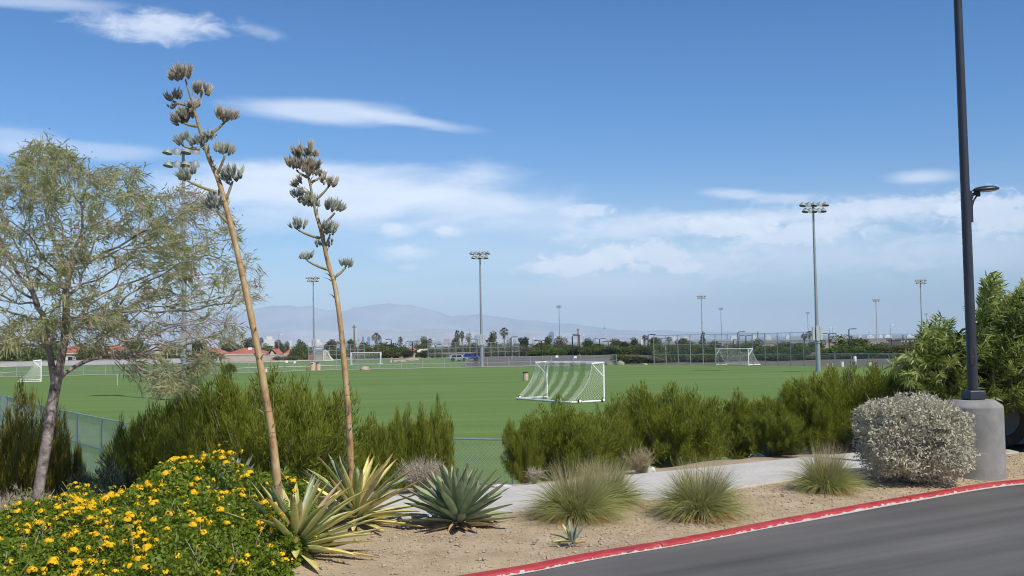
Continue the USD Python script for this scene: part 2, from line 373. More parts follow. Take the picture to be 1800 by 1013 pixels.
agave_mat('agave_blue', (.18, .245, .19), (.16, .19, .15), (.08, .06, .05), .05, .15)
agave_mat('agave_olive', (.28, .34, .12), (.66, .56, .22), (.35, .16, .08), .22, .22)
agave_mat('agave_yellow', (.62, .57, .20), (.60, .38, .13), (.45, .18, .08), .13, .18)
agave_mat('agave_pink', (.40, .33, .22), (.52, .27, .15), (.42, .15, .09), .16, .15)
agave_mat('agave_dead', (.36, .25, .13), (.42, .27, .12), (.24, .13, .07), .2, .3)
# flower stalk: ochre with darker joints
mat('stalk_ochre', {"g": ("geometry", {}), "n": ("noise_texture", {"scale": 11.0, "detail": 7.0, "roughness": .7}),
     "mp": ("mapping", {"scale": (1, 1, .45)}),
     "r": ("rgb_ramp", {"ramp": [(.34, (.11, .065, .035)), (.42, (.29, .17, .075)), (.50, (.40, .26, .11)), (.58, (.43, .31, .15)), (.68, (.50, .45, .34))]}),
     "p": ("principled_bsdf", {"roughness": .55})}, [("g.position", "mp.vector"), ("mp.vector", "n.vector"), ("n.fac", "r.fac"), ("r.color", "p.base_color")])
mat('stalk_green', {"g": ("geometry", {}), "n": ("noise_texture", {"scale": 9.0, "detail": 4.0}),
     "r": ("rgb_ramp", {"ramp": [(.3, (.19, .16, .085)), (.5, (.24, .23, .11)), (.7, (.27, .18, .10))]}),
     "p": ("principled_bsdf", {"roughness": .6})}, [("g.position", "n.vector"), ("n.fac", "r.fac"), ("r.color", "p.base_color")])
plain('bract', (.42, .36, .28), .8)

def ground_mat(name, ramp, s1, s2, bump=.4, bscale=90, bd=.01, rough=.95, mapsc=(1, 1, 1), patch=None):
    n = {"g": ("geometry", {}), "mp": ("mapping", {"scale": mapsc}), "n1": ("noise_texture", {"scale": s1, "detail": 6.0, "roughness": .6}), "n2": ("noise_texture", {"scale": s2, "detail": 5.0, "roughness": .65}),
         "mx": ("mix_float", {"fac": .5}), "r": ("rgb_ramp", {"ramp": ramp}),
         "n4": ("noise_texture", {"scale": 1.0, "detail": 9.0, "roughness": 0.62, "distortion": 0.8}),
    "m4": ("mapping", {"scale": (58.0, 95.0, 1.0)}),
    "n3": ("noise_texture", {"scale": bscale, "detail": 4.0}), "b": ("bump", {"strength": bump, "distance": bd}),
         "p": ("principled_bsdf", {"roughness": rough, "specular_ior_level": .25})}
    l = [("g.position", "mp.vector"), ("mp.vector", "n1.vector"), ("g.position", "n2.vector"), ("n1.fac", "mx.a"), ("n2.fac", "mx.b"), ("mx.result", "r.fac"),
         ("g.position", "n3.vector"), ("n3.fac", "b.height"), ("b.normal", "p.normal"), ("r.color", "p.base_color")]
    mat(name, n, l)
ground_mat('gravel_tan', [(.32, (.26, .19, .115)), (.45, (.42, .325, .205)), (.55, (.49, .39, .255)), (.68, (.62, .52, .37))], 3.0, 95, 1.0, 160, .012)
ground_mat('desert_soil', [(.3, (.20, .155, .105)), (.5, (.33, .26, .18)), (.7, (.42, .34, .25))], .15, 3, .5, 20, .02)
ground_mat('lawn', [(.30, (.078, .140, .030)), (.44, (.100, .172, .038)), (.56, (.132, .200, .048)), (.70, (.19, .225, .075))], .5, 7, .5, 30, .03, mapsc=(.05, .8, 1))
mat('asphalt', {"g": ("geometry", {}), "mr": ("vector_rotate", {"rotate_type": "z_axis", "angle": -.52}), "mp": ("mapping", {"scale": (.16, 2.6, 1)}), "n1": ("noise_texture", {"scale": .8, "detail": 7.0, "roughness": .62}),
     "n0": ("noise_texture", {"scale": .5, "detail": 4.0}), "n2": ("noise_texture", {"scale": 130.0, "detail": 5.0, "roughness": .8}), "m1": ("mix_float", {"fac": .35}), "m2": ("mix_float", {"fac": .40}),
     "r": ("rgb_ramp", {"ramp": [(.36, (.050, .049, .048)), (.45, (.086, .084, .081)), (.53, (.120, .117, .112)), (.64, (.185, .18, .172))]}),
     "n3": ("noise_texture", {"scale": 200.0, "detail": 4.0}), "b": ("bump", {"strength": .6, "distance": .006}), "p": ("principled_bsdf", {"roughness": .88, "specular_ior_level": .25})},
    [("g.position", "mr.vector"), ("mr.vector", "mp.vector"), ("mp.vector", "n1.vector"), ("g.position", "n0.vector"), ("g.position", "n2.vector"), ("n1.fac", "m1.a"), ("n0.fac", "m1.b"), ("m1.result", "m2.a"), ("n2.fac", "m2.b"), ("m2.result", "r.fac"),
     ("r.color", "p.base_color"), ("g.position", "n3.vector"), ("n3.fac", "b.height"), ("b.normal", "p.normal")])
ground_mat('concrete_walk', [(.30, (.30, .265, .215)), (.41, (.42, .395, .355)), (.52, (.485, .47, .445)), (.66, (.545, .53, .505))], 1.7, 26, .3, 120, .004, rough=.9)
ground_mat('concrete_pale', [(.3, (.38, .36, .33)), (.7, (.52, .50, .46))], .8, 20, .2, 60, .004)
ground_mat('bare_dirt', [(.3, (.075, .065, .055)), (.5, (.12, .105, .088)), (.7, (.19, .165, .135))], .06, 1.5, .4, 8, .03)
ground_mat('stone_mix', [(.3, (.22, .17, .13)), (.5, (.40, .32, .24)), (.65, (.55, .47, .38)), (.8, (.66, .60, .52))], 37, 60, .1, 200, .003)
# red kerb paint, worn along the foot so that the concrete shows
mat('kerb_red', {"g": ("geometry", {}), "s": ("separate_xyz", {}), "n": ("noise_texture", {"scale": 16.0, "detail": 7.0, "roughness": .7}), "n0": ("noise_texture", {"scale": 5.0, "detail": 7.0, "roughness": .7}),
     "zr": ("map_range", {"from_min": .0, "from_max": .028, "to_min": .22, "to_max": -.08, "clamp": True}), "ad": ("math", {"math_type": "add"}),
     "k": ("map_range", {"from_min": .60, "from_max": .64, "clamp": True}), "r": ("rgb_ramp", {"ramp": [(.3, (.17, .022, .024)), (.45, (.35, .030, .034)), (.55, (.39, .038, .040)), (.72, (.42, .11, .10))]}),
     "mc": ("mix_color", {"b": (.52, .49, .45)}), "p": ("principled_bsdf", {"roughness": .6})},
    [("g.position", "n.vector"), ("g.position", "n0.vector"), ("g.position", "s.vector"), ("s.z", "zr.value"), ("n.fac", "ad.value1"), ("zr.result", "ad.value2"), ("ad.value", "k.value"),
     ("n0.fac", "r.fac"), ("r.color", "mc.a"), ("k.result", "mc.fac"), ("mc.result", "p.base_color")])
mat('haze_air', {"v": ("principled_volume", {"color": (.66, .84, 1.0), "density": 0.80e-4, "anisotropy": -.25})}, [], surface=None, volume="v.volume")

mat('desert_land', {"g": ("geometry", {}), "s": ("separate_xyz", {}), "n1": ("noise_texture", {"scale": .15, "detail": 6.0}), "n2": ("noise_texture", {"scale": 3.0, "detail": 5.0}), "mx": ("mix_float", {"fac": .5}),
     "r": ("rgb_ramp", {"ramp": [(.3, (.20, .155, .105)), (.5, (.33, .26, .18)), (.7, (.42, .34, .25))]}),
     "n4": ("noise_texture", {"scale": .006, "detail": 6.0, "roughness": .7}), "r4": ("rgb_ramp", {"ramp": [(.35, (.07, .08, .06)), (.5, (.13, .125, .11)), (.62, (.24, .225, .20))]}),
     "far": ("map_range", {"from_min": 330.0, "from_max": 700.0, "clamp": True}), "mc": ("mix_color", {}),
     "n3": ("noise_texture", {"scale": 20.0, "detail": 4.0}), "b": ("bump", {"strength": .5, "distance": .02}), "p": ("principled_bsdf", {"roughness": .95})},
    [("g.position", "n1.vector"), ("g.position", "n2.vector"), ("g.position", "n3.vector"), ("g.position", "n4.vector"), ("g.position", "s.vector"), ("n1.fac", "mx.a"), ("n2.fac", "mx.b"), ("mx.result", "r.fac"),
     ("n4.fac", "r4.fac"), ("s.y", "far.value"), ("r.color", "mc.a"), ("r4.color", "mc.b"), ("far.result", "mc.fac"), ("mc.result", "p.base_color"), ("n3.fac", "b.height"), ("b.normal", "p.normal")])
# ------------------------------------------------------------------ the lie of the land
def curve(pts, z, left, right):
    q = np.array([at(x, y, z) for x, y in pts])[:, :2]
    q = np.vstack([[left], q, [right]])
    from scipy.interpolate import PchipInterpolator
    f = PchipInterpolator(q[:, 0], q[:, 1])
    s0, s1 = f(q[0, 0] + .01) - q[0, 1], q[-1, 1] - f(q[-1, 0] - .01)
    def y(x):
        x = np.asarray(x, float)
        return np.where(x < q[0, 0], q[0, 1] + (x - q[0, 0]) * s0 / .01, np.where(x > q[-1, 0], q[-1, 1] + (x - q[-1, 0]) * s1 / .01, f(np.clip(x, q[0, 0], q[-1, 0]))))
    return y
kerb_y = curve([(918, 1009), (1040, 985), (1200, 958), (1396, 920), (1589, 884), (1800, 851)], 0.0, (-14, .2), (15, 13.6))
walk_y0 = curve([(661, 912), (888, 898), (1200, 871), (1396, 841), (1520, 824)], .10, (-14, 3.9), (9, 14.6))
walk_y1 = curve([(718, 871), (905, 855), (1200, 826), (1420, 804), (1518, 795)], .10, (-14, 5.3), (9, 16.6))
FIELD_Z = -2.3
def terrain(x, y):
    x, y = np.asarray(x, float), np.asarray(y, float)
    yb = walk_y1(np.clip(x, -40, 40))
    d = y - yb
    right = sstep(5.2, 7.4, x)
    d0 = .3 + 11 * right
    z = .07 + (FIELD_Z - .07 - .02) * sstep(d0, d0 + 8.5, d)
    z = np.where(y < yb, np.where(y < kerb_y(np.clip(x, -40, 40)) + .5, -.12, .0), z)
    z = z - 1.6 * sstep(245, 330, y) - 36 * sstep(330, 6500, y)
    return z
def grd(x, y): return float(terrain(x, y))
def ground_at(px, py, tries=60):
    """where the sight line through a point of the picture meets the land"""
    d = ray(px, py); lo = 3.0
    D = np.concatenate([np.arange(5, 40, .05), np.arange(40, 400, .25)])
    p = CAM + d * D[:, None]
    below = p[:, 2] < terrain(p[:, 0], p[:, 1])
    return p[np.argmax(below)] if below.any() else p[-1]

def grow(a, b, n, k): t = np.linspace(0, 1, n) ** k; return a + (b - a) * t
xs = np.unique(np.concatenate([-grow(16, 20000, 34, 4.3), np.arange(-16, 16.01, .25), grow(16, 20000, 34, 4.3)]))
ys = np.unique(np.concatenate([-grow(1, 3000, 14, 3.5), np.arange(-1, 34, .25), grow(34, 400, 60, 1.3), grow(400, 22000, 30, 3)]))
X, Y = np.meshgrid(xs, ys, indexing='ij')
Z = terrain(X, Y)
near = (np.abs(X) < 40) & (Y > 8) & (Y < 34)
Z = Z + np.where(near & (Y > walk_y1(np.clip(X, -40, 40)) + .4), (meshkit.fbm(np.stack([X * .8, Y * .8, X * 0], -1), 3, 5) - .5) * .16, 0)
Z = np.where((Y > 18.5) & (Y < 245) & (X < 5), np.minimum(Z, FIELD_Z - .012), Z)
nx, ny = len(xs), len(ys)
I, J = np.meshgrid(np.arange(nx - 1), np.arange(ny - 1), indexing='ij')
q = np.stack([I * ny + J, (I + 1) * ny + J, (I + 1) * ny + J + 1, I * ny + J + 1], -1).reshape(-1, 4)
tag(obj('ground', (np.stack([X, Y, Z], -1).reshape(-1, 3), q), 'desert_land', smooth=True), kind='structure')

def sheet(name, poly_fn, xs, ts, z, m, kind='structure'):
    """strip between two curves: poly_fn(x) -> (y0, y1), z(x, t)"""
    A, T = np.meshgrid(xs, ts, indexing='ij')
    y0, y1 = poly_fn(A)
    Yv = y0 + (y1 - y0) * T
    n, k = len(xs), len(ts)
    I, J = np.meshgrid(np.arange(n - 1), np.arange(k - 1), indexing='ij')
    q = np.stack([I * k + J, (I + 1) * k + J, (I + 1) * k + J + 1, I * k + J + 1], -1).reshape(-1, 4)
    return tag(obj(name, (np.stack([A, Yv, z(A, Yv, T)], -1).reshape(-1, 3), q), m, smooth=True), kind=kind)

sheet('road', lambda x: (kerb_y(x) * 0 - 14, kerb_y(x) + .03), np.linspace(-30, 34, 120), np.linspace(0, 1, 12), lambda x, y, t: 0 * x, 'asphalt')
# planting strip of tan gravel between kerb and path
def bed_z(x, y, t): return .030 + .055 * t + (meshkit.fbm(np.stack([x * 2.2, y * 2.2, 0 * x], -1), 4, 3) - .5) * .05 * np.sin(np.clip(t, 0, 1) * np.pi) ** .5
sheet('gravel_bed', lambda x: (kerb_y(x) + .10, walk_y0(x) + .02), np.concatenate([np.arange(-14, -3, .5), np.arange(-3, 9, .06), np.arange(9, 20, .5)]), np.linspace(0, 1, 44), bed_z, 'gravel_tan')
# the path: cast panels with open joints
walk = UsdGeom.Xform.Define(stage, '/World/sidewalk').GetPrim(); tag(walk, kind='structure')
x0 = -9.0
while x0 < 5.2:
    x1 = x0 + 1.38
    mb = MB(); k = 5
    xa = np.linspace(x0 + .006, x1 - .006, k)
    top = np.concatenate([np.stack([xa, walk_y0(xa), np.full(k, .10)], 1), np.stack([xa, walk_y1(xa), np.full(k, .105)], 1)])
    bot = top - [0, 0, .16]
    f = []
    for i in range(k - 1):
        f += [[i, i + 1, k + i + 1, k + i]]
        f += [[2 * k + i, 2 * k + i + 1, i + 1, i], [k + i, k + i + 1, 3 * k + i + 1, 3 * k + i]]
    f += [[0, k, 3 * k, 2 * k], [k - 1, 3 * k - 1, 4 * k - 1, 2 * k - 1]]
    f[-1] = [k - 1, 2 * k + k - 1, 3 * k + k - 1, 2 * k - 1]
    mb.add(np.vstack([top, bot]), f).build('panel', 'concrete_walk', walk)
    x0 = x1
# kerb: cast lengths, painted red
kerb = UsdGeom.Xform.Define(stage, '/World/kerb').GetPrim(); tag(kerb, kind='structure')
edges = [-8, -5.5, -3.0, -.6, 1.1, 2.35, 3.72, 5.6, 8, 11, 14]
for a, b in zip(edges[:-1], edges[1:]):
    n = 24
    xa = np.linspace(a + .004, b - .004, n)
    ya = kerb_y(xa); g = np.gradient(ya, xa); nrm = np.stack([-g, np.ones(n)], 1) / np.sqrt(1 + g ** 2)[:, None]
    prof = [(0, -.05), (0, .012), (.010, .025), (.025, .031), (.098, .034), (.11, .026), (.11, -.05)]
    v = np.stack([np.stack([xa + nrm[:, 0] * w, ya + nrm[:, 1] * w, np.full(n, z)], 1) for w, z in prof], 1).reshape(-1, 3)
    k = len(prof)
    I, J = np.meshgrid(np.arange(n - 1), np.arange(k - 1), indexing='ij')
    f = np.stack([I * k + J, (I + 1) * k + J, (I + 1) * k + J + 1, I * k + J + 1], -1).reshape(-1, 4)
    caps = [[0, 1, 5, 6], [1, 2, 4, 5], [2, 3, 4, 4]]
    f = np.vstack([f, caps, [[(n - 1) * k + j for j in c[::-1]] for c in caps]])
    MB().add(v, f).build('kerb_length', 'kerb_red', kerb, smooth=50)
# lower lip of bare concrete between paint and asphalt
sheet('gutter', lambda x: (kerb_y(x) - .030 * sstep(1.9, 2.6, x) - .012, kerb_y(x) + .01), np.arange(-3, 15, .1), np.array([0, 1.0]), lambda x, y, t: .004 + .006 * t, 'concrete_pale')
# parking area right of the post
sheet('parking_lot', lambda x: (walk_y1(x) * 0 + 14.3 + (x - 6) * .15, walk_y1(x) * 0 + 25), np.linspace(5.9, 30, 20), np.linspace(0, 1, 6), lambda x, y, t: terrain(x, y) * 0 + .079, 'concrete_pale')

# the playing field: one lawn, and a second one beyond the far fence
FAR = [(-60, 666), (0, 662.5), (200, 658.5), (400, 656), (600, 650), (800, 646), (939, 643.5), (1084, 641.5), (1250, 642), (1400, 643), (1570, 645.5), (1800, 648)]
far = np.array([at(x, y, FIELD_Z) for x, y in FAR])
def far_y(x): return np.interp(x, far[:, 0], far[:, 1])
sheet('soccer_field', lambda x: (0 * x + 19.4, far_y(x) - .6), np.linspace(-90, 76, 60), np.linspace(0, 1, 30), lambda x, y, t: 0 * x + FIELD_Z, 'lawn')
sheet('second_field', lambda x: (far_y(x) + .5, far_y(x) * 0 + 236), np.linspace(-130, -8, 30), np.linspace(0, 1, 10), lambda x, y, t: 0 * x + FIELD_Z + .004, 'lawn')
sheet('bare_ground', lambda x: (far_y(x) + .5, 0 * x + 244), np.linspace(-7.9, 110, 30), np.linspace(0, 1, 10), lambda x, y, t: 0 * x + FIELD_Z + .002, 'bare_dirt')
sheet('mow_strip', lambda x: (far_y(x) - 1.6, far_y(x) + .5), np.linspace(-90, 8, 60), np.array([0, 1.0]), lambda x, y, t: 0 * x + FIELD_Z + .03, 'concrete_pale')
sheet('field_edge', lambda x: (far_y(x) - .6, far_y(x) + .5), np.linspace(8.01, 76, 60), np.array([0, 1.0]), lambda x, y, t: 0 * x + FIELD_Z + .006, 'bare_dirt')

# mountains
def range_(name, pts, D, depth, m, seed):
    xs = np.linspace(-700, 2500, 260)
    ridge = np.interp(xs, [p[0] for p in pts], [p[1] for p in pts])
    rows = []
    T = np.linspace(0, 1, 26)
    for t in T:
        prof = math.sin(min(t, .5) * math.pi) ** 1.1 if t < .5 else math.cos((t - .5) * math.pi)
        D2 = D + (t - .5) * depth
        r = np.array([ray(x, 506) for x in xs])
        top = np.array([atD(x, y, D)[2] for x, y in zip(xs, ridge)])
        px = np.stack([r[:, 0] * D2, np.full(len(xs), D2), np.zeros(len(xs))], 1)
        n = meshkit.fbm(np.stack([px[:, 0] / 900, px[:, 1] / 900, px[:, 0] * 0], -1), 5, seed)
        nr = 1 - np.abs(2 * n - 1)
        base = -45
        zz = base + np.maximum(top - base, 4) * prof * (.62 + .38 * (nr if t != .5 else 1) * (1 if abs(t - .5) > .04 else 1.0)) + (nr - .6) * 70 * prof * np.clip((top + 40) / 300, 0, 1)
        px[:, 2] = zz
        rows.append(px)
    v = np.stack(rows, 1); n, k = v.shape[:2]
    I, J = np.meshgrid(np.arange(n - 1), np.arange(k - 1), indexing='ij')
    q = np.stack([I * k + J, (I + 1) * k + J, (I + 1) * k + J + 1, I * k + J + 1], -1).reshape(-1, 4)
    tag(obj(name, (v.reshape(-1, 3), q), m, smooth=True), kind='structure')
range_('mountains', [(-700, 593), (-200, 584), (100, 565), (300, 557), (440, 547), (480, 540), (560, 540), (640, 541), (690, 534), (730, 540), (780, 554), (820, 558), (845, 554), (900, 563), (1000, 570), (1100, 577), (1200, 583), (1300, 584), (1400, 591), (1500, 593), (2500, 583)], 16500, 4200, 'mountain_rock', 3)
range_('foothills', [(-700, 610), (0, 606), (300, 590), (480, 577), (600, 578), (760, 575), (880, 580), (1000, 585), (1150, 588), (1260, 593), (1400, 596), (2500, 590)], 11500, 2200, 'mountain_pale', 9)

# ------------------------------------------------------------------ chain-link fences
def chain_fence(name, label, pts, h, spacing, wire, post_every, post_r, rails, zf=None, cat='fence', gz=None):
    t = thing(name, label, cat)
    P = np.array(pts, float)
    seg = np.linalg.norm(np.diff(P, axis=0), axis=1); L = np.concatenate([[0], np.cumsum(seg)])
    pos = lambda s: np.stack([np.interp(s, L, P[:, 0]), np.interp(s, L, P[:, 1])], -1)
    gz = gz or (lambda x, y: np.full(np.shape(x), FIELD_Z))
    def P3(s, z): p = pos(s); return np.stack([p[..., 0], p[..., 1], gz(p[..., 0], p[..., 1]) + z], -1)
    n = max(1, int(round(L[-1] / post_every)))
    ss = np.linspace(0, L[-1], n + 1)
    for s in ss[:300]:
        a = P3(np.array([s, s]), np.array([-.2, h + .03]))
        MB().tube(a, post_r, 8).build('post', 'steel_galvanized', t, smooth=True)
    for z in rails:
        MB().tube(P3(ss, np.full(n + 1, z)), post_r * .62, 8).build('rail', 'steel_galvanized', t, smooth=True)
    mb = MB()
    z0, z1 = .04, h - .02
    run = z1 - z0
    s0 = np.arange(-run, L[-1], spacing)
    for sg in (1, -1):
        for part_ in np.array_split(np.arange(4 + 1), 1):
            zz = np.linspace(z0, z1, 5)
            off = (zz - z0) if sg > 0 else (run - (zz - z0))
            S = s0[:, None] + off[None]
            keep = (S >= 0) & (S <= L[-1])
            Sx = np.clip(S, 0, L[-1])
            pts3 = P3(Sx, np.broadcast_to(zz, S.shape))
            tdir = pts3[:, -1] - pts3[:, 0]
            q = pos(Sx[:, 2] + .01) - pos(Sx[:, 2] - .01)
            nrm = unit(np.stack([-q[:, 1], q[:, 0], 0 * q[:, 0]], 1))
            alng = unit(np.stack([q[:, 0], q[:, 1], 0 * q[:, 0]], 1))
            up = unit(-sg * alng + np.array([0, 0, 1.0]))
            offs = [nrm * wire, -nrm * wire * .5 + up * wire * .87, -nrm * wire * .5 - up * wire * .87]
            V = np.stack([pts3 + o[:, None] for o in offs], 2)         # N,5,3,3
            N = len(V)
            idx = np.arange(N * 15).reshape(N, 5, 3)
            for j in range(4):
                ok = keep[:, j] | keep[:, j + 1]
                for c in range(3):
                    A, B = idx[ok, j, c], idx[ok, j, (c + 1) % 3]; C, Dd = idx[ok, j + 1, (c + 1) % 3], idx[ok, j + 1, c]
                    s_f = np.stack([A, B, C, Dd], 1)
                    mb.f.append(np.vstack([s_f[:, [0, 1, 2]], s_f[:, [0, 2, 3]]]) + mb.n)
            mb.v.append(V.reshape(-1, 3)); mb.uv.append(np.zeros((N * 15, 2))); mb.n += N * 15
    mb.build('chain_mesh', 'steel_galvanized', t, kind='stuff')
    return t

nf = [(-45, 79), (-36, 65.7), (-23.1, 48.8), (-15.6, 36.8), (-10.3, 29.0), (-5.2, 24.9), (-1.0, 22.4), (-.04, 22.35)]
chain_fence('chain_link_fence', 'chain-link fence at the near edge of the field, behind the yellow-flowered shrub', nf, 1.83, .085, .0030, 3.0, .035, [1.83, .92], gz=lambda x, y: np.full(np.shape(x), FIELD_Z))
lf = [p for p in far if p[0] < 20.9]
chain_fence('chain_link_fence', 'low far chain-link fence standing on the pale strip along the back of the field', [(p[0], p[1]) for p in far if p[0] < 22.1], 1.38, .16, .0050, 3.1, .045, [1.38, .62])
# right part: tall ball-stop fence
tf = [at(x, y, FIELD_Z) for x, y in ((1150, 641.8), (1250, 642), (1330, 642.5), (1437, 643.5))]
chain_fence('ball_stop_fence', 'tall grey chain-link ball-stop fence behind the right-hand goal', [(p[0], p[1]) for p in tf], 4.0, .2, .0045, 1.98, .047, [4.0, 2.7, 1.4])
rf = [at(x, y, FIELD_Z) for x, y in ((1440, 643.6), (1520, 645), (1620, 646), (1800, 648))]
chain_fence('chain_link_fence', 'low chain-link fence behind the pale bins at the right of the field', [(p[0], p[1]) for p in rf], 1.45, .16, .0050, 2.45, .045, [1.45])
bf = [atD(x, 603, 232) for x in (752, 830, 912)]
chain_fence('ball_stop_fence', 'distant tall ball-stop fence of thin posts in front of the palms', [(p[0], p[1]) for p in bf], 3.3, .35, .006, 1.45, .06, [3.3, 2.2, 1.2], gz=lambda x, y: terrain(x, y))
bf = [atD(x, 603, 236) for x in (542, 600, 640)]
chain_fence('ball_stop_fence', 'distant tall ball-stop fence behind the two bins and the left goals', [(p[0], p[1]) for p in bf], 3.3, .35, .006, 1.6, .06, [3.3, 2.2, 1.2], gz=lambda x, y: terrain(x, y))
# two white notice plates on each gate
for px, py, lab in ((504, 636, 'left white notice plate on the far fence by the two bins'), (517.5, 637, 'right white notice plate on the far fence by the two bins'),
                    (979, 627, 'white notice plate on the far fence above the left end of the goal bar'), (1011.5, 628, 'white notice plate on the far fence above the middle of the goal bar')):
    p = at(px, py, FIELD_Z + 1.25)
    D = np.interp(p[0], far[:, 0], far[:, 1]) - .12
    p = atD(px, py, D)
    t = thing('notice_sign', lab, 'sign', p)
    MB().box((0, 0, 0), (.36, .012, .30)).build('plate', 'sign_white', t)
    MB().box((0, .02, 0), (.40, .02, .03)).build('clip_bar', 'steel_galvanized', t)

# ------------------------------------------------------------------ floodlight poles
plain('control_grey', (.5, .53, .53), .4, .3)
def floodlight(label, px, top_y, D, H, rows, tilt=0, gz=None, lampdir=None):
    """grey steel pole with two cross-arms of lamps. px: pole at its top in the picture."""
    p = atD(px, top_y, D)
    base = np.array([p[0], p[1], grd(p[0], p[1]) if gz is None else gz])
    h = p[2] - base[2]
    t = thing('floodlight_pole', label, 'floodlight', base)
    r0, r1 = .20, .105
    MB().tube([(0, 0, -.3), (0, 0, 3.0)], [.25, .235], 14).build('base_sleeve', 'pole_grey', t, smooth=True)
    MB().tube([(0, 0, 3.0), (0, 0, h * .5), (0, 0, h)], [r0, (r0 + r1) / 2, r1], 12).build('pole', 'pole_grey', t, smooth=True)
    for dx in (-.38, .38):
        MB().box((dx, -.05, 3.9), (.26, .30, 1.35)).build('control_box', 'control_grey', t)
    MB().box((0, -.26, 3.9), (.34, .16, 1.5)).build('control_box', 'control_grey', t)
    MB().lathe([(.30, 2.92), (.30, 3.05), (.21, 3.12)], sides=14).build('collar', 'pole_grey', t, smooth=40)
    for k, (n, w, dz) in enumerate(rows):
        MB().box((0, -.16, h - dz), (w, .12, .14)).build('crossarm', 'pole_grey', t)
        for i in range(n):
            x = (i - (n - 1) / 2) * (w - .3) / max(1, n - 1)
            a = (1 if i % 2 else -1) * .5 + (.35 * (i - (n - 1) / 2) / n)
            Rm = rot_z(a) @ rot_x(.55 if i % 2 else -.25)
            mb = MB(); mb.lathe([(0, .30), (.09, .30), (.13, .22), (.25, .10), (.33, -.06), (.36, -.12)], (x, -.16 - .25 * np.cos(a), h - dz - .12), 12, Rm)
            L = mb.build('lamp', 'lamp_grey', t, smooth=50)
            MB().lathe([(0.0, -.10), (.34, -.115)], (x, -.16 - .25 * np.cos(a), h - dz - .12), 12, Rm).build('lens', 'lamp_glass', L)
    return t
F5 = [(5, 2.6, .10), (5, 2.1, .72)]
F4 = [(4, 2.0, .10), (4, 1.7, .75)]
floodlight('tall floodlight pole right of the goal, on the field in front of the ball-stop fence', 1429, 357, 109.5, 17, F5)
floodlight('tall floodlight pole left of the near goal, standing at the back of the field', 843.5, 443, 153.5, 17, F5)
floodlight('floodlight pole half hidden behind the willow tree, its lamps beside the tall flower stalk', 322, 263, 76, 17, [(4, 2.3, .10), (4, 2.2, 1.0)])
floodlight('floodlight pole between the two flower stalks, beyond the far fence', 550.5, 487, 222, 17, F5, gz=-2.3)
floodlight('floodlight pole rising behind the two pale city blocks, above the near goal', 982.5, 537, 425, 17, F4)
floodlight('left one of the close pair of distant floodlight poles behind the ball-stop fence', 1232.5, 520, 340, 17, F5)
floodlight('right one of the close pair of distant floodlight poles behind the ball-stop fence', 1267, 541, 500, 17, F4)
floodlight('small distant floodlight pole just left of the tall pole on the field', 1419.5, 549, 600, 17, F4)
floodlight('distant floodlight pole rising behind the round bushy tree at the right', 1539.5, 526, 405, 17, F5)
floodlight('distant floodlight pole just left of the leaning big-leaved shrub top', 1617.5, 492, 262, 17, F5)
floodlight('very small distant floodlight pole above the big-leaved shrub', 1628, 551, 640, 17, F4)
floodlight('distant floodlight pole partly hidden by the black lamp post', 1696, 538, 440, 17, [(4, 2.0, .1), (4, 2.0, .8), (3, 1.2, 1.6)])

# ------------------------------------------------------------------ park lamps
def park_lamp(label, px, top_y, D, kind, m='dark_bronze', group=None):
    p = atD(px, top_y, D); base = np.array([p[0], p[1], grd(p[0], p[1])]); h = p[2] - base[2]
    t = thing('park_lamp', label, 'street lamp', base)
    MB().tube([(0, 0, -.2), (0, 0, h)], .10, 8).build('pole', m, t, smooth=True)
    MB().lathe([(.20, 0), (.20, .5), (.12, .55)], sides=10).build('footing', 'concrete_pedestal', t, smooth=40)
    for s in ((1,) if kind == 'R' else (-1,) if kind == 'L' else (-1, 1) if kind == 'T' else ()):
        MB().tube([(0, 0, h - .05), (s * .15, 0, h + .12), (s * .5, 0, h + .16)], .07, 6).build('arm', m, t, smooth=True)
        mb = MB(); q = trimesh.creation.icosphere(2); v = np.array(q.vertices) * [.55, .22, .10]; v[:, 2] = np.maximum(v[:, 2], -.05)
        mb.add(v + [s * .85, 0, h + .14], np.array(q.faces)).build('lamp_head', m if m == 'dark_bronze' else 'sign_white', t, smooth=True)
    return t
park_lamp('dark hooked park lamp under the thin leafless tree left of the tall floodlight pole', 840, 597.5, 225, 'L')
park_lamp('dark hooked park lamp curling right, just right of the tall palm', 898, 594, 205, 'R')
park_lamp('dark two-headed park lamp in front of the pale city block left of the near goal', 952, 600, 205, 'T')
park_lamp('short dark two-headed park lamp in the bushes right of the tall palm', 925, 607, 240, 'T')
park_lamp('dark hooked park lamp in front of the dense bush above the near goal', 1006, 591.5, 190, 'R')
park_lamp('dark hooked park lamp beside the brown mast above the near goal', 1018, 589, 215, 'L')
park_lamp('dark two-headed park lamp left of the needle tower', 1054, 597, 240, 'T')
park_lamp('low dark two-headed park lamp below the needle tower', 1069, 601.5, 260, 'T')
park_lamp('dark hooked park lamp at the left end of the tall ball-stop fence', 1139, 590, 185, 'R')
park_lamp('dark two-headed park lamp behind the left end of the ball-stop fence', 1162, 596, 240, 'T')
park_lamp('dark hooked park lamp behind the right-hand goal', 1297, 585, 200, 'R')
park_lamp('dark two-headed park lamp behind the right-hand goal', 1311, 591.5, 240, 'T')
park_lamp('dark bare lamp pole right of the lamps behind the right-hand goal', 1332, 583, 240, '')
park_lamp('dark two-headed park lamp just right of the tall floodlight pole on the field', 1457, 588, 190, 'T')
park_lamp('dark hooked park lamp in front of the round bushy tree at the right', 1492, 580, 185, 'R')
park_lamp('small dark hooked park lamp at the foot of a white-headed light pole', 1567, 596, 240, 'L')
park_lamp('dark bare pole beside the dark low building at the right', 1587, 589, 230, '')
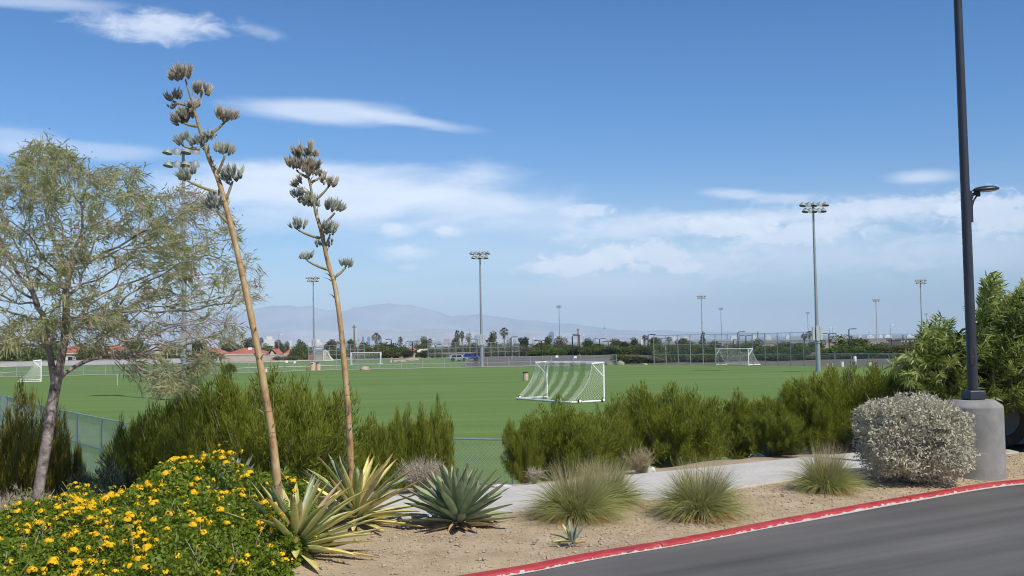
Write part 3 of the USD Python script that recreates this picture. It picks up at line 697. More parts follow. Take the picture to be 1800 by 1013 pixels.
park_lamp('dark flat-headed park lamp against the left edge of the big-leaved shrub', 1616, 590.5, 190, 'L')
park_lamp('dark hooked park lamp above the dense green tree left of the leafless tree', 688, 598, 230, 'L')
park_lamp('dark two-headed park lamp among the houses left of the tall palm pair', 725, 601, 250, 'T')
park_lamp('dark two-headed park lamp in front of the white-roofed sheds', 766, 607.5, 245, 'T')
for px, y, D, k, lab in ((1457.5, 579.5, 420, 'R', 'pale light pole with a bright white head right above the two-headed dark lamp'), (1464, 576.5, 520, 'T', 'pale two-headed light pole behind the bright white lamp head'),
                         (1527.5, 583, 480, 'T', 'pale two-headed light pole left of a distant floodlight pole at the right'), (1564.5, 571.5, 400, 'R', 'pale light pole with a bright white head left of the dark low building'),
                         (490, 589.5, 320, 'R', 'pale light pole with a bright white head above the red-roofed houses')):
    park_lamp(lab, px, y, D, k, 'pole_grey')
def mast(label, px, top, D, r, m):
    p = atD(px, top, D); b = np.array([p[0], p[1], grd(p[0], p[1])]); h = p[2] - b[2]
    t = thing('utility_pole', label, 'utility pole', b)
    MB().tube([(0, 0, -.3), (0, 0, h)], [r, r * .72], 8).build('pole', m, t, smooth=True)
    MB().box((0, 0, h - .35), (.9, .12, .14)).build('crossbar', m, t)
    MB().lathe([(0, .15), (.06, .12), (.06, 0)], (0, 0, h), 6).build('insulator', 'pole_grey', t)
mast('brown wooden utility pole right of the second flower stalk', 622.5, 572, 210, .16, 'wood_pole')
mast('brown wooden mast above the near goal, by the hooked lamps', 1016, 578, 300, .22, 'wood_pole')
mast('thin grey pole between the wooden utility pole and the leafless tree', 630.5, 596, 250, .07, 'pole_grey')
# green board on a post behind the right-hand goal
p = atD(1289, 599, 176)
t = thing('score_board', 'pale green board on a dark post above the right-hand goal', 'board', (p[0], p[1], FIELD_Z))
h = p[2] - FIELD_Z
MB().tube([(0, 0, -.2), (0, 0, h + .1)], .08, 8).build('post', 'dark_bronze', t)
MB().box((.25, -.12, h - .15), (.42, .05, .75)).build('board', 'panel_green', t)
MB().box((.25, -.10, h - .15), (.50, .05, .83)).build('board_frame', 'dark_bronze', t)

# ------------------------------------------------------------------ goals
def net_mesh(mb, corner, nu, nv, r, sag=0.0, sides=3):
    """corner(u, v) -> point; diagonal net strands over the unit square"""
    for sg in (1, -1):
        for k in np.arange(-nv, nu + .01, 1.0):
            vv = np.linspace(0, 1, 13)
            uu = (k + vv * nv) / nu if sg > 0 else (k + (1 - vv) * nv) / nu
            ok = (uu >= 0) & (uu <= 1)
            if ok.sum() < 2: continue
            mb.tube(np.array([corner(a, b) for a, b in zip(uu[ok], vv[ok])]), r, sides, caps=False)
def goal(label, A, B, H, back, top_d, base_d, net_r=.006, cell=.16, wheels=False, bar_r=.06, bands=True):
    """A, B: feet of the two posts (2-D); back: direction from the mouth to the rear."""
    A, B = np.array([*A, 0.0]), np.array([*B, 0.0]); bk = np.array([*unit(np.array(back)), 0.0])
    z = np.array([0, 0, 1.0]); r = bar_r
    O = (A + B) / 2
    t = thing('soccer_goal', label, 'soccer goal', (O[0], O[1], FIELD_Z))
    A, B = A - O, B - O
    def tb(name, pts, rr, m='white_paint'): return MB().tube(np.array(pts), rr, 10).build(name, m, t, smooth=True)
    for P in (A, B): tb('post', [P, P + z * H], r)
    tb('crossbar', [A + z * H - unit(B - A) * r, B + z * H + unit(B - A) * r], r)
    for P in (A, B):
        tb('top_bar', [P + z * H, P + z * (H - .04) + bk * top_d], r * .8)
        tb('brace', [P + z * (H - .05) + bk * top_d, P + z * (H - .85)], r * .55)
        tb('base_bar', [P + z * .07 - bk * .05, P + z * .07 + bk * base_d], r * .9)
    tb('rear_bar', [A + z * .07 + bk * base_d, B + z * .07 + bk * base_d], r * .9)
    w = np.linalg.norm(B - A)
    def prof(v):   # from the top rear edge down to the rear bar, hanging in a curve
        dd = top_d + (base_d - top_d) * (v ** 2.2)
        return bk * dd + z * (H * (1 - v) + .08)
    def back_net(u, v): return A + (B - A) * u + prof(v) + bk * .05 * math.sin(u * math.pi)
    L = H * 1.25
    n0 = 5 if bands else 1
    white, green = MB(), MB()
    if bands:
        edges_ = np.linspace(0, 1, 12)
        for i, (a, b) in enumerate(zip(edges_[:-1], edges_[1:])):
            net_mesh(white if i % 2 == 0 else green, lambda u, v, a=a, b=b: back_net(a + (b - a) * u, v), max(2, round(w / 11 / cell * 1.5)), round(L / cell * (1.3 if i % 2 == 0 else 1)), net_r)
    else:
        net_mesh(white, back_net, round(w / cell), round(L / cell), net_r)
    for P in (A, B):
        def side(u, v, P=P): return P + z * (H * (1 - v) + .05) + (prof(v) - z * prof(v)[2]) * u
        net_mesh(white, side, max(3, round(base_d * .7 / cell)), round(H / cell), net_r)
        white.tube(np.array([P + prof(v) for v in np.linspace(0, 1, 12)]), net_r * 2.5, 4)
    def roof(u, v): return A + (B - A) * u + z * (H - .02) + bk * top_d * v
    net_mesh(white, roof, round(w / cell), max(2, round(top_d / cell)), net_r)
    nt = white.build('net', 'net_white', t, kind='stuff')
    if bands: green.build('net', 'net_green', t, kind='stuff', label='dark bands of the goal net')
    if wheels:
        for P, dd in ((B, .12), (B, base_d * .78), (A, base_d * .92)):
            d2 = unit(np.array([-(B - A)[0], -(B - A)[1], 0])) * -.12
            c = P + bk * dd + z * .13 + d2
            ax = unit(B - A); Rm = np.stack([bk, np.cross(ax, bk), ax], 1)
            wl = MB().lathe([(0.10, -.04), (.13, -.05), (.14, 0), (.13, .05), (.10, .04), (.10, -.04)], c, 18, Rm).build('wheel', 'black_rubber', t, smooth=40)
            MB().lathe([(0.0, -.045), (.095, -.04), (.095, .04), (0, .055)], c, 16, Rm).build('hub', 'white_paint', wl, smooth=40)
    return t
A, B = at(962, 699.5, FIELD_Z), at(1062, 706.5, FIELD_Z)
mv = (B - A)[:2]; bk = np.array([-mv[1] * -1, 0]); bk = np.array([mv[1], -mv[0]]); bk = bk if bk[0] < 0 else -bk
goal('white wheeled soccer goal in the middle of the field, with striped hanging net', A[:2], B[:2], 2.36, bk,   .85, 2.35, .0062, .19, wheels=True)
A, B = at(1258.5, 642.3, FIELD_Z), at(1316, 642.8, FIELD_Z)
goal('white soccer goal at the right, in front of the tall ball-stop fence', A[:2], B[:2], 2.1, (.85, .52), .75, 2.0, .009, .25, bands=False)
A, B = at(617, 641.5, FIELD_Z), at(669, 640.6, FIELD_Z)
goal('white soccer goal on the second field, right of the second flower stalk', A[:2], B[:2], 2.05, (.1, 1), .7, 1.8, .010, .3, bands=False)
A, B = at(569, 634.8, FIELD_Z), at(576, 633.2, FIELD_Z)
goal('white soccer goal far off beside the foot of the grey floodlight pole', A[:2], A[:2] + np.array([-.6, 5.0]), 2.1, (1, .1), .8, 1.9, .010, .3, bands=False)
A = at(72, 671.5, FIELD_Z)
goal('white soccer goal seen side-on under the left half of the willow tree', A[:2], A[:2] + np.array([-2.55, 5.9]), 2.44, (-1, .0), .9, 2.7, .009, .25, bands=False)

# ------------------------------------------------------------------ bins and small things on the field
def barrel(label, px, py, hpx, wpx, body, lid, lidshape='flat'):
    p = at(px, py, FIELD_Z); k = p[1] / FPX; h, r = hpx * k, wpx * k / 2
    t = thing('trash_barrel', label, 'trash barrel', (p[0], p[1], FIELD_Z))
    MB().lathe([(0, 0), (r * .92, 0), (r * .95, .03), (r, h * .33), (r * .96, h * .35), (r, h * .37), (r, h * .66), (r * .96, h * .68), (r, h * .7), (r, h * .9)], sides=20).build('drum', body, t, smooth=35)
    if lidshape == 'flat':
        MB().lathe([(r * 1.08, h * .86), (r * 1.1, h * .9), (r * 1.02, h), (0, h)], sides=20).build('lid', lid, t, smooth=35)
    else:
        L = MB().lathe([(r * 1.03, h * .84), (r * 1.03, h * .9), (r * .95, h * .97), (r * .5, h * 1.03), (0, h * 1.04)], sides=20).build('lid', lid, t, smooth=35)
        MB().box((0, -r * .98, h * .92), (r * .7, .06, h * .09)).build('flap', 'lid_black', L)
barrel('tan trash barrel with black rim alone on the lawn left of the near goal', 924, 669, 15, 9.5, 'barrel_tan', 'lid_black')
barrel('tan bin with dark flap, left of its blue-lidded twin at the far fence', 549.5, 651.8, 14, 10, 'barrel_tan', 'barrel_tan', 'dome')
barrel('tan bin with blue lid beside another bin at the far fence', 559.5, 651.5, 14.5, 8, 'barrel_tan', 'lid_blue', 'dome')
barrel('small dark-topped bin right behind the taller flower stalk', 467, 654.5, 8, 5.5, 'barrel_pale', 'lid_black')
barrel('pale drum without a dark rim, just right of the tall floodlight pole', 1480, 645.3, 9, 7, 'barrel_pale', 'barrel_pale')
barrel('pale drum with a brown rounded lid at the right end of the field', 1528.5, 646.8, 12, 7.5, 'barrel_pale', 'roof_brown', 'dome')
barrel('small white can beyond the far fence, right of the left goal', 687, 637.5, 5, 2.8, 'barrel_pale', 'barrel_pale')
# white drinks cooler with a blue lid on a stand, beyond the fence
p = at(1503, 641, FIELD_Z); t = thing('water_cooler', 'white drinks cooler with blue cap standing between the two pale drums', 'water cooler', (p[0], p[1], FIELD_Z))
MB().box((0, 0, .2), (.4, .4, .4)).build('stand', 'pole_grey', t)
MB().lathe([(0, .4), (.19, .4), (.20, .62), (.20, .9), (.15, .98), (0, .98)], sides=16).build('tank', 'sign_white', t, smooth=35)
MB().lathe([(.12, .98), (.12, 1.1), (0, 1.13)], sides=14).build('cap', 'lid_blue', t, smooth=35)
for px, lab in ((1454.5, 'left short tan post by the two-headed lamp'), (1463, 'right short tan post by the two-headed lamp')):
    p = at(px, 645.2, FIELD_Z); t = thing('bollard', lab, 'bollard', (p[0], p[1], FIELD_Z))
    MB().lathe([(.10, -.1), (.10, .36), (.07, .40), (0, .41)], sides=12).build('shaft', 'barrel_tan', t, smooth=40)
    MB().lathe([(.105, .26), (.105, .31)], sides=12).build('band', 'barrel_pale', t)
p = at(206, 678, FIELD_Z); t = thing('corner_post', 'thin pale post on the lawn seen through the willow branches', 'post', (p[0], p[1], FIELD_Z))
MB().tube([(0, 0, 0), (0, 0, 1.0)], .045, 8).build('stick', 'barrel_tan', t)
MB().lathe([(.06, 1.0), (.06, 1.04), (0, 1.06)], sides=8).build('cap', 'barrel_pale', t)
# dirt heaps at the fence
def mound(label, px, py, w, h, m='dirt_pile', seed=0):
    p = at(px, py, FIELD_Z); k = p[1] / FPX; w, h = w * k, h * k
    q = trimesh.creation.icosphere(4); v = np.array(q.vertices)
    n = meshkit.fbm(v * 2.5 + seed, 4, seed)
    v = v * [w / 2, w / 2.4, h] * (.8 + .4 * n)[:, None]; v[:, 2] = np.maximum(v[:, 2], -.1)
    tag(obj('dirt_mound', (v + [p[0], p[1], FIELD_Z], np.array(q.faces)), m, smooth=True), label, 'dirt mound')
mound('low tan dirt mound at the far fence in front of the left goal', 641.5, 650.3, 18, 6, seed=1)
mound('left one of the two grey dirt mounds right of the near goal', 1071, 641.5, 16, 6, 'mound_grey', 2)
mound('right one of the two grey dirt mounds right of the near goal', 1090, 641.5, 16, 7, 'mound_grey', 3)
mound('small grey dirt mound at the fence left of the ball-stop fence', 1133, 641.8, 12, 3.4, 'mound_grey', 4)
mound('low grey rubble heap beyond the fence below the pale-roofed sheds', 722, 634, 30, 5, 'dirt_pile', 6)
mound('low brown rubble heap beyond the far fence beneath the orange-walled house', 702, 636, 26, 3.5, 'dirt_pile', 8)

# ------------------------------------------------------------------ vehicles
def car(label, name, loc, rz, L, W, H, paint, kind='suv', wr=.34):
    t = thing(name, label, 'car', loc, rz)
    # side profile (x along length, z), extruded across the width with tumblehome
    if kind == 'suv':
        low = [(-.5, .28), (-.5, .46), (-.48, .56), (-.30, .60), (.44, .60), (.5, .56), (.5, .28)]
        cab = [(-.27, .60), (-.17, .98), (.40, 1.0), (.46, .60)]
    else:
        low = [(-.5, .26), (-.5, .45), (-.47, .54), (-.22, .60), (.5, .60), (.5, .26)]
        cab = [(-.22, .60), (-.12, 1.0), (.14, 1.0), (.17, .60)]
    from shapely.geometry import Polygon, Point
    P = Polygon([(x * L, z * H) for x, z in low])
    for s in (-.31, .31): P = P.difference(Point(s * L, wr).buffer(wr * 1.18, 24))
    b = trimesh.creation.extrude_polygon(P, W, engine='earcut'); v = np.array(b.vertices)
    v = np.stack([v[:, 0], v[:, 2] - W / 2, v[:, 1]], 1)
    MB().add(v, np.array(b.faces)[:, ::-1]).build('body', paint, t)
    c = trimesh.creation.extrude_polygon(Polygon([(x * L, z * H) for x, z in cab]), W * .92, engine='earcut'); v = np.array(c.vertices)
    v = np.stack([v[:, 0], v[:, 2] - W * .46, v[:, 1]], 1)
    v[:, 1] *= 1 - .16 * np.clip((v[:, 2] - .6 * H) / (.4 * H), 0, 1)
    MB().add(v, np.array(c.faces)[:, ::-1]).build('cabin', paint, t)
    cb = np.array(cab)
    for s in (-1, 1):
        f = lambda x, z: [x * L, s * (W * .46 * (1 - .16 * (z - .6) / .4) + .006), z * H]
        a0, a1 = cb[0, 0] + .05, cb[3, 0] - .03
        for u0, u1 in ((.04, .48), (.53, .96)):
            lo = [a0 + (a1 - a0) * u for u in (u0, u1)]; tops = [cb[1, 0] + .03 + (cb[2, 0] - cb[1, 0] - .05) * u for u in (u0, u1)]
            q = [f(lo[0], .64), f(lo[1], .64), f(tops[1], .94), f(tops[0], .94)]
            MB().add(q, [[0, 1, 2, 3]]).build('window', 'car_glass', t)
    MB().add([[(cb[0, 0] + .012) * L - .02, y * W * .40, .64 * H] for y in (-1, 1)] + [[(cb[1, 0] - .012) * L - .02, y * W * .35, .95 * H] for y in (1, -1)], [[0, 1, 2, 3]]).build('windscreen', 'car_glass', t)
    for sx in (-.31, .31):
        for sy in (-1, 1):
            Rm = rot_x(math.pi / 2)
            w = MB().lathe([(wr * .6, -.1), (wr * .95, -.11), (wr, -.07), (wr, .07), (wr * .95, .11), (wr * .6, .1), (wr * .6, -.1)], (sx * L, sy * (W / 2 - .10), wr), 26, Rm).build('wheel', 'black_rubber', t, smooth=40)
            MB().lathe([(0, -.06), (wr * .6, -.09), (wr * .6, .09), (0, .06)], (sx * L, sy * (W / 2 - .10), wr), 20, Rm).build('rim', 'rim_dark', w, smooth=40)
            arc = np.linspace(0, math.pi, 14)
            MB().tube([(sx * L + wr * 1.2 * math.cos(a), sy * (W / 2 + .01), wr + wr * 1.2 * math.sin(a)) for a in arc], .035, 6).build('wheel_arch', paint, t, smooth=True)
    for sy in (-1, 1):
        MB().box((-.5 * L - .004, sy * W * .36, .48 * H), (.03, .26, .12)).build('headlight', 'lamp_glass', t)
        MB().box((.5 * L + .004, sy * W * .40, .48 * H), (.03, .14, .22)).build('tail_light', 'roof_red', t)
        MB().box((-.16 * L, sy * (W / 2 + .09), .66 * H), (.10, .16, .13)).build('mirror', paint, t)
    MB().box((-.5 * L - .03, 0, .30 * H), (.10, W * .96, .16)).build('bumper', 'lid_black', t)
    MB().box((.5 * L + .03, 0, .30 * H), (.10, W * .96, .16)).build('bumper', 'lid_black', t)
    return t
p = at(1775, 789, .08)
car('black car parked behind the concrete lamp base, mostly hidden by shrubs', 'parked_car', (p[0] + .31 * 3.7, p[1] + 1.0, .079), 0, 3.7, 1.7, 1.75, 'car_black', wr=.37)
p = atD(822, 625, 200); car('blue pickup truck parked beyond the far fence left of the tall floodlight pole', 'parked_car', (p[0], p[1], FIELD_Z), math.radians(8), 5.0, 1.8, 1.35, 'car_blue', 'pickup')
p = atD(806, 629, 196); car('pale car parked in front of the blue pickup beyond the far fence', 'parked_car', (p[0], p[1], FIELD_Z), math.radians(186), 3.4, 1.6, 1.25, 'pole_grey')

# ------------------------------------------------------------------ trees beyond the field
def crown(n, lobes, size, r, flat=.85):
    """leaf-sized faces through several uneven lobes; lobes: (x, y, z, rx, ry, rz)"""
    lobes = np.array(lobes, float); vol = lobes[:, 3] * lobes[:, 4] * lobes[:, 5]
    k = r.choice(len(lobes), n, p=vol / vol.sum())
    d = unit(r.normal(size=(n, 3))); rad = r.uniform(.25, 1, n) ** .45
    rad *= .75 + .5 * meshkit.noise(d * 3 + k[:, None] * 7.3, 4)
    p = lobes[k, :3] + d * rad[:, None] * lobes[k, 3:]
    dirs = unit(d + r.normal(size=(n, 3)) * .8 + [0, 0, .25])
    return blades(p, dirs, r.uniform(.6, 1.3, n) * size, r.uniform(.45, .8, n) * size, (0, 0, -.15), seg=2, r=r, peak=.4)
def proto_tree(name, label, m, seed, kind, group=None):
    r = np.random.default_rng(seed)
    t = thing(name, label, 'tree', group=group)
    if kind == 'palm':
        MB().tube([(0, 0, -.3), (.05, 0, 3), (0, .05, 7)], [.26, .2, .17], 8).build('trunk', 'bark_tree', t, smooth=True)
        n = 70; a = r.uniform(0, 6.283, n); e = r.uniform(-.7, 1.4, n)
        d = np.stack([np.cos(a) * np.cos(e), np.sin(a) * np.cos(e), np.sin(e)], 1)
        pt = np.array([0, 0, 7.0]) + d * r.uniform(.7, 1.1, n)[:, None]
        mb = MB()
        mb.add(*blades(np.repeat(pt, 9, 0), np.repeat(d, 9, 0) + r.normal(size=(n * 9, 3)) * .45, r.uniform(.6, 1.0, n * 9), .09, (0, 0, -.35), 2, r))
        mb.add(*blades(np.tile([[0, 0, 7.0]], (n, 1)), d, 1.0, .05, (0, 0, 0), 1, r))
        mb.build('crown', m, t)
        n = 160; a = r.uniform(0, 6.283, n)
        MB().add(*blades(np.stack([np.cos(a) * .15, np.sin(a) * .15, r.uniform(5.6, 6.9, n)], 1), np.stack([np.cos(a), np.sin(a), -1.6 + 0 * a], 1), r.uniform(.7, 1.1, n), .16, (0, 0, -.2), 2, r)).build('dead_skirt', 'grass_dry', t)
        return t
    if kind == 'bushy':
        lobes = [(r.uniform(-1.6, 1.6), r.uniform(-1.3, 1.3), r.uniform(1.0, 3.0), r.uniform(.8, 1.4), r.uniform(.8, 1.3), r.uniform(.6, 1.0)) for _ in range(11)] + [(0, 0, 1.6, 2.3, 2.0, 1.2), (-1.2, 0, .8, 1.2, 1, .8), (1.3, 0, .8, 1.2, 1, .8)]
        n, size, H = 2600, .34, 2.2
    elif kind == 'tall':
        lobes = [(r.uniform(-.9, .9), r.uniform(-.9, .9), r.uniform(1.6, 5.2), r.uniform(.6, 1.0), r.uniform(.6, 1.0), r.uniform(.6, 1.0)) for _ in range(12)] + [(0, 0, 3.2, 1.2, 1.1, 2.2)]
        n, size, H = 2200, .36, 3.5
    elif kind == 'pine':
        lobes = [(r.uniform(-.5, .5) * (1 - z / 7) * 2.4, r.uniform(-.5, .5) * (1 - z / 7) * 2, z, (1.5 - z * .16), (1.4 - z * .16), .55) for z in np.linspace(1.2, 5.6, 10)]
        n, size, H = 2400, .30, 5.2
    elif kind == 'bare':
        lobes = [(r.uniform(-1.1, 1.1), r.uniform(-.9, .9), r.uniform(2.2, 5.0), .8, .8, .8) for _ in range(8)]
        n, size, H = 420, .22, 4.2
    mb = MB(); mb.tube([(0, 0, -.3), (.08, 0, H * .35), (0, .1, H * .7)], [.17, .13, .08], 7)
    for i in range(9 if kind != 'bare' else 46):
        a = r.uniform(0, 6.28); z0 = r.uniform(.25, .65) * H
        e = np.array(lobes[i % len(lobes)][:3]) + r.normal(size=3) * .3
        mb.tube([(0, 0, z0), ((e[0]) * .5, e[1] * .5, (z0 + e[2]) * .5 + .15), tuple(e + [0, 0, .3 if kind != 'bare' else r.uniform(.3, 1.0)])], [.07, .04, .015], 5)
    mb.build('trunk', 'bark_tree' if kind != 'bare' else 'bark_dry', t, smooth=True)
    MB().add(*crown(n, lobes, size, r)).build('crown', m, t)
    return t
PROTO, PDIM = {}, {'bushy': (5.6, 3.7), 'tall': (3.4, 6.0), 'pine': (3.4, 6.1), 'bare': (3.6, 5.8), 'palm': (3.6, 8.2)}
def tree(kind, m, px, top, wpx, D, label, name='tree', group=None, base=None):
    p = atD(px, top, D); g = grd(p[0], p[1]) if base is None else base
    h, w = p[2] - g, wpx * D / FPX
    sx, sz = w / PDIM[kind][0] * (1.35 if kind == 'bushy' else 1.15), h / PDIM[kind][1] * 1.04
    if kind == 'palm': sx = max(sx, .5)
    rz = float(rng.uniform(0, 6.28))
    key = (kind, m, len([k for k in PROTO if k[:2] == (kind, m)])) if len([k for k in PROTO if k[:2] == (kind, m)]) < 2 else (kind, m, int(rng.integers(2)))
    if key not in PROTO:
        t = proto_tree(name, label, m, 100 + len(PROTO), kind, group)
        place(UsdGeom.Xform(t), (p[0], p[1], g), rz, (sx, sx, sz)); PROTO[key] = t
    else:
        t = dup(PROTO[key], (p[0], p[1], g), rz, (sx, sx, sz), label, group)
    if group is None: t.ClearCustomDataByKey('group') if False else None
    return t
T = tree
P_ = 'palm_tree'
T('bushy', 'leaf_dark', 406, 598.5, 42, 345, 'dark rounded tree behind the left end of the long red roof', 'broadleaf_tree')
T('tall', 'leaf_greyish', 438, 596, 30, 360, 'olive grey tree behind the long red roof, touching the tall flower stalk')
T('palm', 'leaf_palm', 459, 595.5, 9, 380, 'small palm just right of the tall flower stalk', P_)
T('bushy', 'leaf_bright', 472, 601, 32, 335, 'bright green tree between the long red roof and the gabled house', 'broadleaf_tree')
T('tall', 'leaf_greyish', 492, 597.5, 20, 325, 'grey green tree standing right of the gabled house')
T('tall', 'leaf_greyish', 503, 600.5, 13, 335, 'slim grey tree left of the second red-roofed house')
T('bushy', 'leaf_mesquite', 521, 608, 26, 300, 'green brown shrubby tree left of the two bins', 'broadleaf_tree')
T('bushy', 'leaf_bright', 535, 602, 32, 318, 'broad green tree just left of the grey floodlight pole', 'broadleaf_tree')
T('palm', 'leaf_palm', 526, 598, 8, 400, 'small palm poking above the broad green tree left of the floodlight pole', P_)
T('tall', 'leaf_greyish', 583, 599, 26, 310, 'grey green tree just left of the second flower stalk')
T('bushy', 'leaf_mesquite', 595, 610, 40, 290, 'olive tree directly behind the second flower stalk', 'broadleaf_tree')
T('tall', 'leaf_bright', 618, 594, 16, 330, 'narrow green tree left of the brown utility pole')
T('bushy', 'leaf_mesquite', 640, 600, 22, 320, 'dark olive tree right of the brown utility pole', 'broadleaf_tree')
T('palm', 'leaf_greyish', 661, 587.5, 17, 340, 'ragged grey palm right of the brown utility pole', P_)
T('bushy', 'leaf_mesquite', 655, 608, 44, 285, 'olive tree below the ragged grey palm', 'broadleaf_tree')
T('bushy', 'leaf_dark', 690, 602, 56, 275, 'wide dark green tree behind the hooked lamp right of the left goal', 'broadleaf_tree')
T('palm', 'leaf_palm', 704, 593.5, 9, 350, 'short palm above the right side of the wide dark green tree', P_)
T('bushy', 'leaf_mesquite', 682, 611, 60, 255, 'pale olive bush in front of the wide dark green tree', 'broadleaf_tree')
T('bushy', 'leaf_dark', 716, 613, 22, 245, 'dark green bush in front of the orange-walled house', 'broadleaf_tree')
T('bare', 'leaf_greyish', 731, 598, 20, 320, 'thin brown half-bare tree above the orange-walled house')
T('tall', 'leaf_greyish', 746, 591, 17, 330, 'brownish tall tree left of a small palm in front of pale blocks')
T('palm', 'leaf_palm', 756, 597, 8, 340, 'small palm left of the distant tall ball-stop fence', P_)
T('bushy', 'leaf_mesquite', 738, 604, 24, 300, 'green tree above the white-roofed shed', 'broadleaf_tree')
T('bushy', 'leaf_dark', 746, 617, 18, 240, 'low dark bush left of the distant tall ball-stop fence', 'broadleaf_tree')
T('bushy', 'leaf_mesquite', 770, 620, 26, 238, 'low olive bush behind the distant tall ball-stop fence', 'broadleaf_tree')
T('palm', 'leaf_palm', 804, 583, 11, 300, 'left palm of the close pair left of the tall floodlight pole', P_)
T('palm', 'leaf_palm', 812, 584.5, 10, 305, 'right palm of the close pair left of the tall floodlight pole', P_)
T('tall', 'leaf_greyish', 800, 590, 16, 296, 'grey green tree hugging the trunks of the palm pair')
T('bare', 'leaf_greyish', 825, 585.5, 22, 290, 'thin nearly leafless tree between the palm pair and the tall floodlight pole')
T('bushy', 'leaf_mesquite', 815, 606, 40, 262, 'olive bush behind the blue pickup', 'broadleaf_tree')
T('bushy', 'leaf_mesquite', 785, 611, 40, 270, 'olive bush left of the blue pickup', 'broadleaf_tree')
T('bushy', 'leaf_dark', 835, 604, 24, 258, 'dark bush at the hooked lamp left of the tall floodlight pole', 'broadleaf_tree')
T('pine', 'leaf_mesquite', 866, 584, 27, 280, 'dense olive pine left of the tall single palm', 'pine_tree')
T('palm', 'leaf_palm', 886, 578.5, 16, 285, 'tall single palm right of the tall floodlight pole', P_)
T('bare', 'leaf_greyish', 893, 594, 12, 275, 'small half-bare tree at the foot of the tall single palm')
for px, tp, w, D, m, lb in ((868, 605, 44, 252, 'leaf_greyish', 'grey olive bush in the belt below the olive pine'), (900, 604, 44, 250, 'leaf_greyish', 'grey olive bush in the belt below the hooked lamp right of the tall palm'),
                            (935, 610, 44, 246, 'leaf_mesquite', 'yellow olive bush in the belt left of the two-headed lamp'), (962, 607, 44, 250, 'leaf_mesquite', 'yellow olive bush in the belt below the blue tower'),
                            (990, 608, 40, 244, 'leaf_mesquite', 'pale olive bush in the belt above the left post of the near goal'), (1022, 608, 34, 242, 'leaf_dark', 'dark green bush in the belt between the hooked lamps'),
                            (1055, 605, 44, 243, 'leaf_bright', 'yellow green bush in the belt left below the needle tower'), (1088, 606, 44, 240, 'leaf_bright', 'fresh green bush in the belt above the right post of the near goal'),
                            (1120, 606, 44, 238, 'leaf_mesquite', 'olive green bush in the belt left of the ball-stop fence'), (1148, 604, 36, 230, 'leaf_bright', 'yellow green bush in the belt at the left end of the ball-stop fence')):
    T('bushy', m, px, tp, w, D, lb, 'broadleaf_tree')
for px, tp, w, D, m, lb in ((850, 612, 40, 246, 'leaf_mesquite', 'low olive bush in the belt right behind the tall floodlight pole'), (884, 612, 40, 242, 'leaf_mesquite', 'low yellow olive bush in the belt left of the hooked lamp by the tall palm'),
                            (917, 611, 40, 242, 'leaf_greyish', 'low grey olive bush in the belt right of the hooked lamp by the tall palm'), (948, 613, 40, 240, 'leaf_bright', 'low green bush in the belt below the white city block'),
                            (976, 610, 40, 240, 'leaf_bright', 'low fresh green bush in the belt right of the two-headed lamp'), (1005, 606, 40, 246, 'leaf_mesquite', 'olive bush in the belt right behind the hooked lamp above the goal'),
                            (1040, 611, 40, 238, 'leaf_mesquite', 'low olive bush in the belt right of the brown mast'), (1071, 610, 40, 238, 'leaf_dark', 'low dark bush in the belt below the needle tower'),
                            (1104, 611, 40, 236, 'leaf_mesquite', 'low olive bush in the belt below the dark spreading pine'), (1136, 609, 36, 228, 'leaf_dark', 'low dark bush in the belt below the white post'),
                            (1188, 606, 40, 200, 'leaf_mesquite', 'olive bush filling the second bay of the ball-stop fence'), (1240, 607, 40, 198, 'leaf_mesquite', 'olive bush just left of the right-hand goal'),
                            (1300, 606, 44, 196, 'leaf_bright', 'green bush seen through the mouth of the right-hand goal'), (1362, 606, 40, 196, 'leaf_mesquite', 'olive bush two bays right of the right-hand goal'),
                            (1396, 604, 40, 194, 'leaf_bright', 'green bush two bays left of the tall floodlight pole'), (1450, 612, 30, 190, 'leaf_mesquite', 'low olive bush right behind the tall floodlight pole on the field'),
                            (628, 609, 36, 262, 'leaf_mesquite', 'olive bush behind the left post of the second-field goal'), (672, 606, 40, 268, 'leaf_mesquite', 'olive bush behind the right post of the second-field goal'),
                            (760, 612, 40, 262, 'leaf_mesquite', 'olive bush left half behind the distant ball-stop fence'), (800, 609, 44, 262, 'leaf_greyish', 'grey olive bush below the palm pair')):
    T('bushy', m, px, tp, w, D, lb, 'broadleaf_tree')
T('tall', 'leaf_dark', 920, 592.5, 17, 275, 'dark column-shaped tree left of the white city block')
T('tall', 'leaf_mesquite', 962, 590.5, 14, 285, 'pale olive tree below the blue tower')
T('bushy', 'leaf_greyish', 984, 592, 22, 268, 'grey green tree at the foot of the distant floodlight pole', 'broadleaf_tree')
T('bushy', 'leaf_mesquite', 950, 601, 34, 262, 'olive tree right of the white city block', 'broadleaf_tree')
T('bushy', 'leaf_dark', 1036, 595.5, 22, 262, 'dark green tree right of the brown mast', 'broadleaf_tree')
T('tall', 'leaf_greyish', 1083, 595, 24, 262, 'feathery grey green tree right of the needle tower')
T('tall', 'leaf_dark', 1098, 599, 14, 258, 'small dark tree between the grey feathery tree and the dark pine')
T('pine', 'leaf_dark', 1115, 594.5, 24, 258, 'dark spreading pine left of the white post and palm', 'pine_tree')
T('palm', 'leaf_palm', 1133, 590.5, 9, 255, 'small palm beside a white post, left of the ball-stop fence', P_)
T('tall', 'leaf_mesquite', 1152, 591.5, 20, 250, 'olive tree behind the hooked lamp at the end of the ball-stop fence')
T('palm', 'leaf_palm', 1176, 593.5, 10, 262, 'small palm behind the left part of the ball-stop fence', P_)
T('bushy', 'leaf_mesquite', 1201, 593, 30, 225, 'olive tree behind the ball-stop fence, left of the far floodlight pair', 'broadleaf_tree')
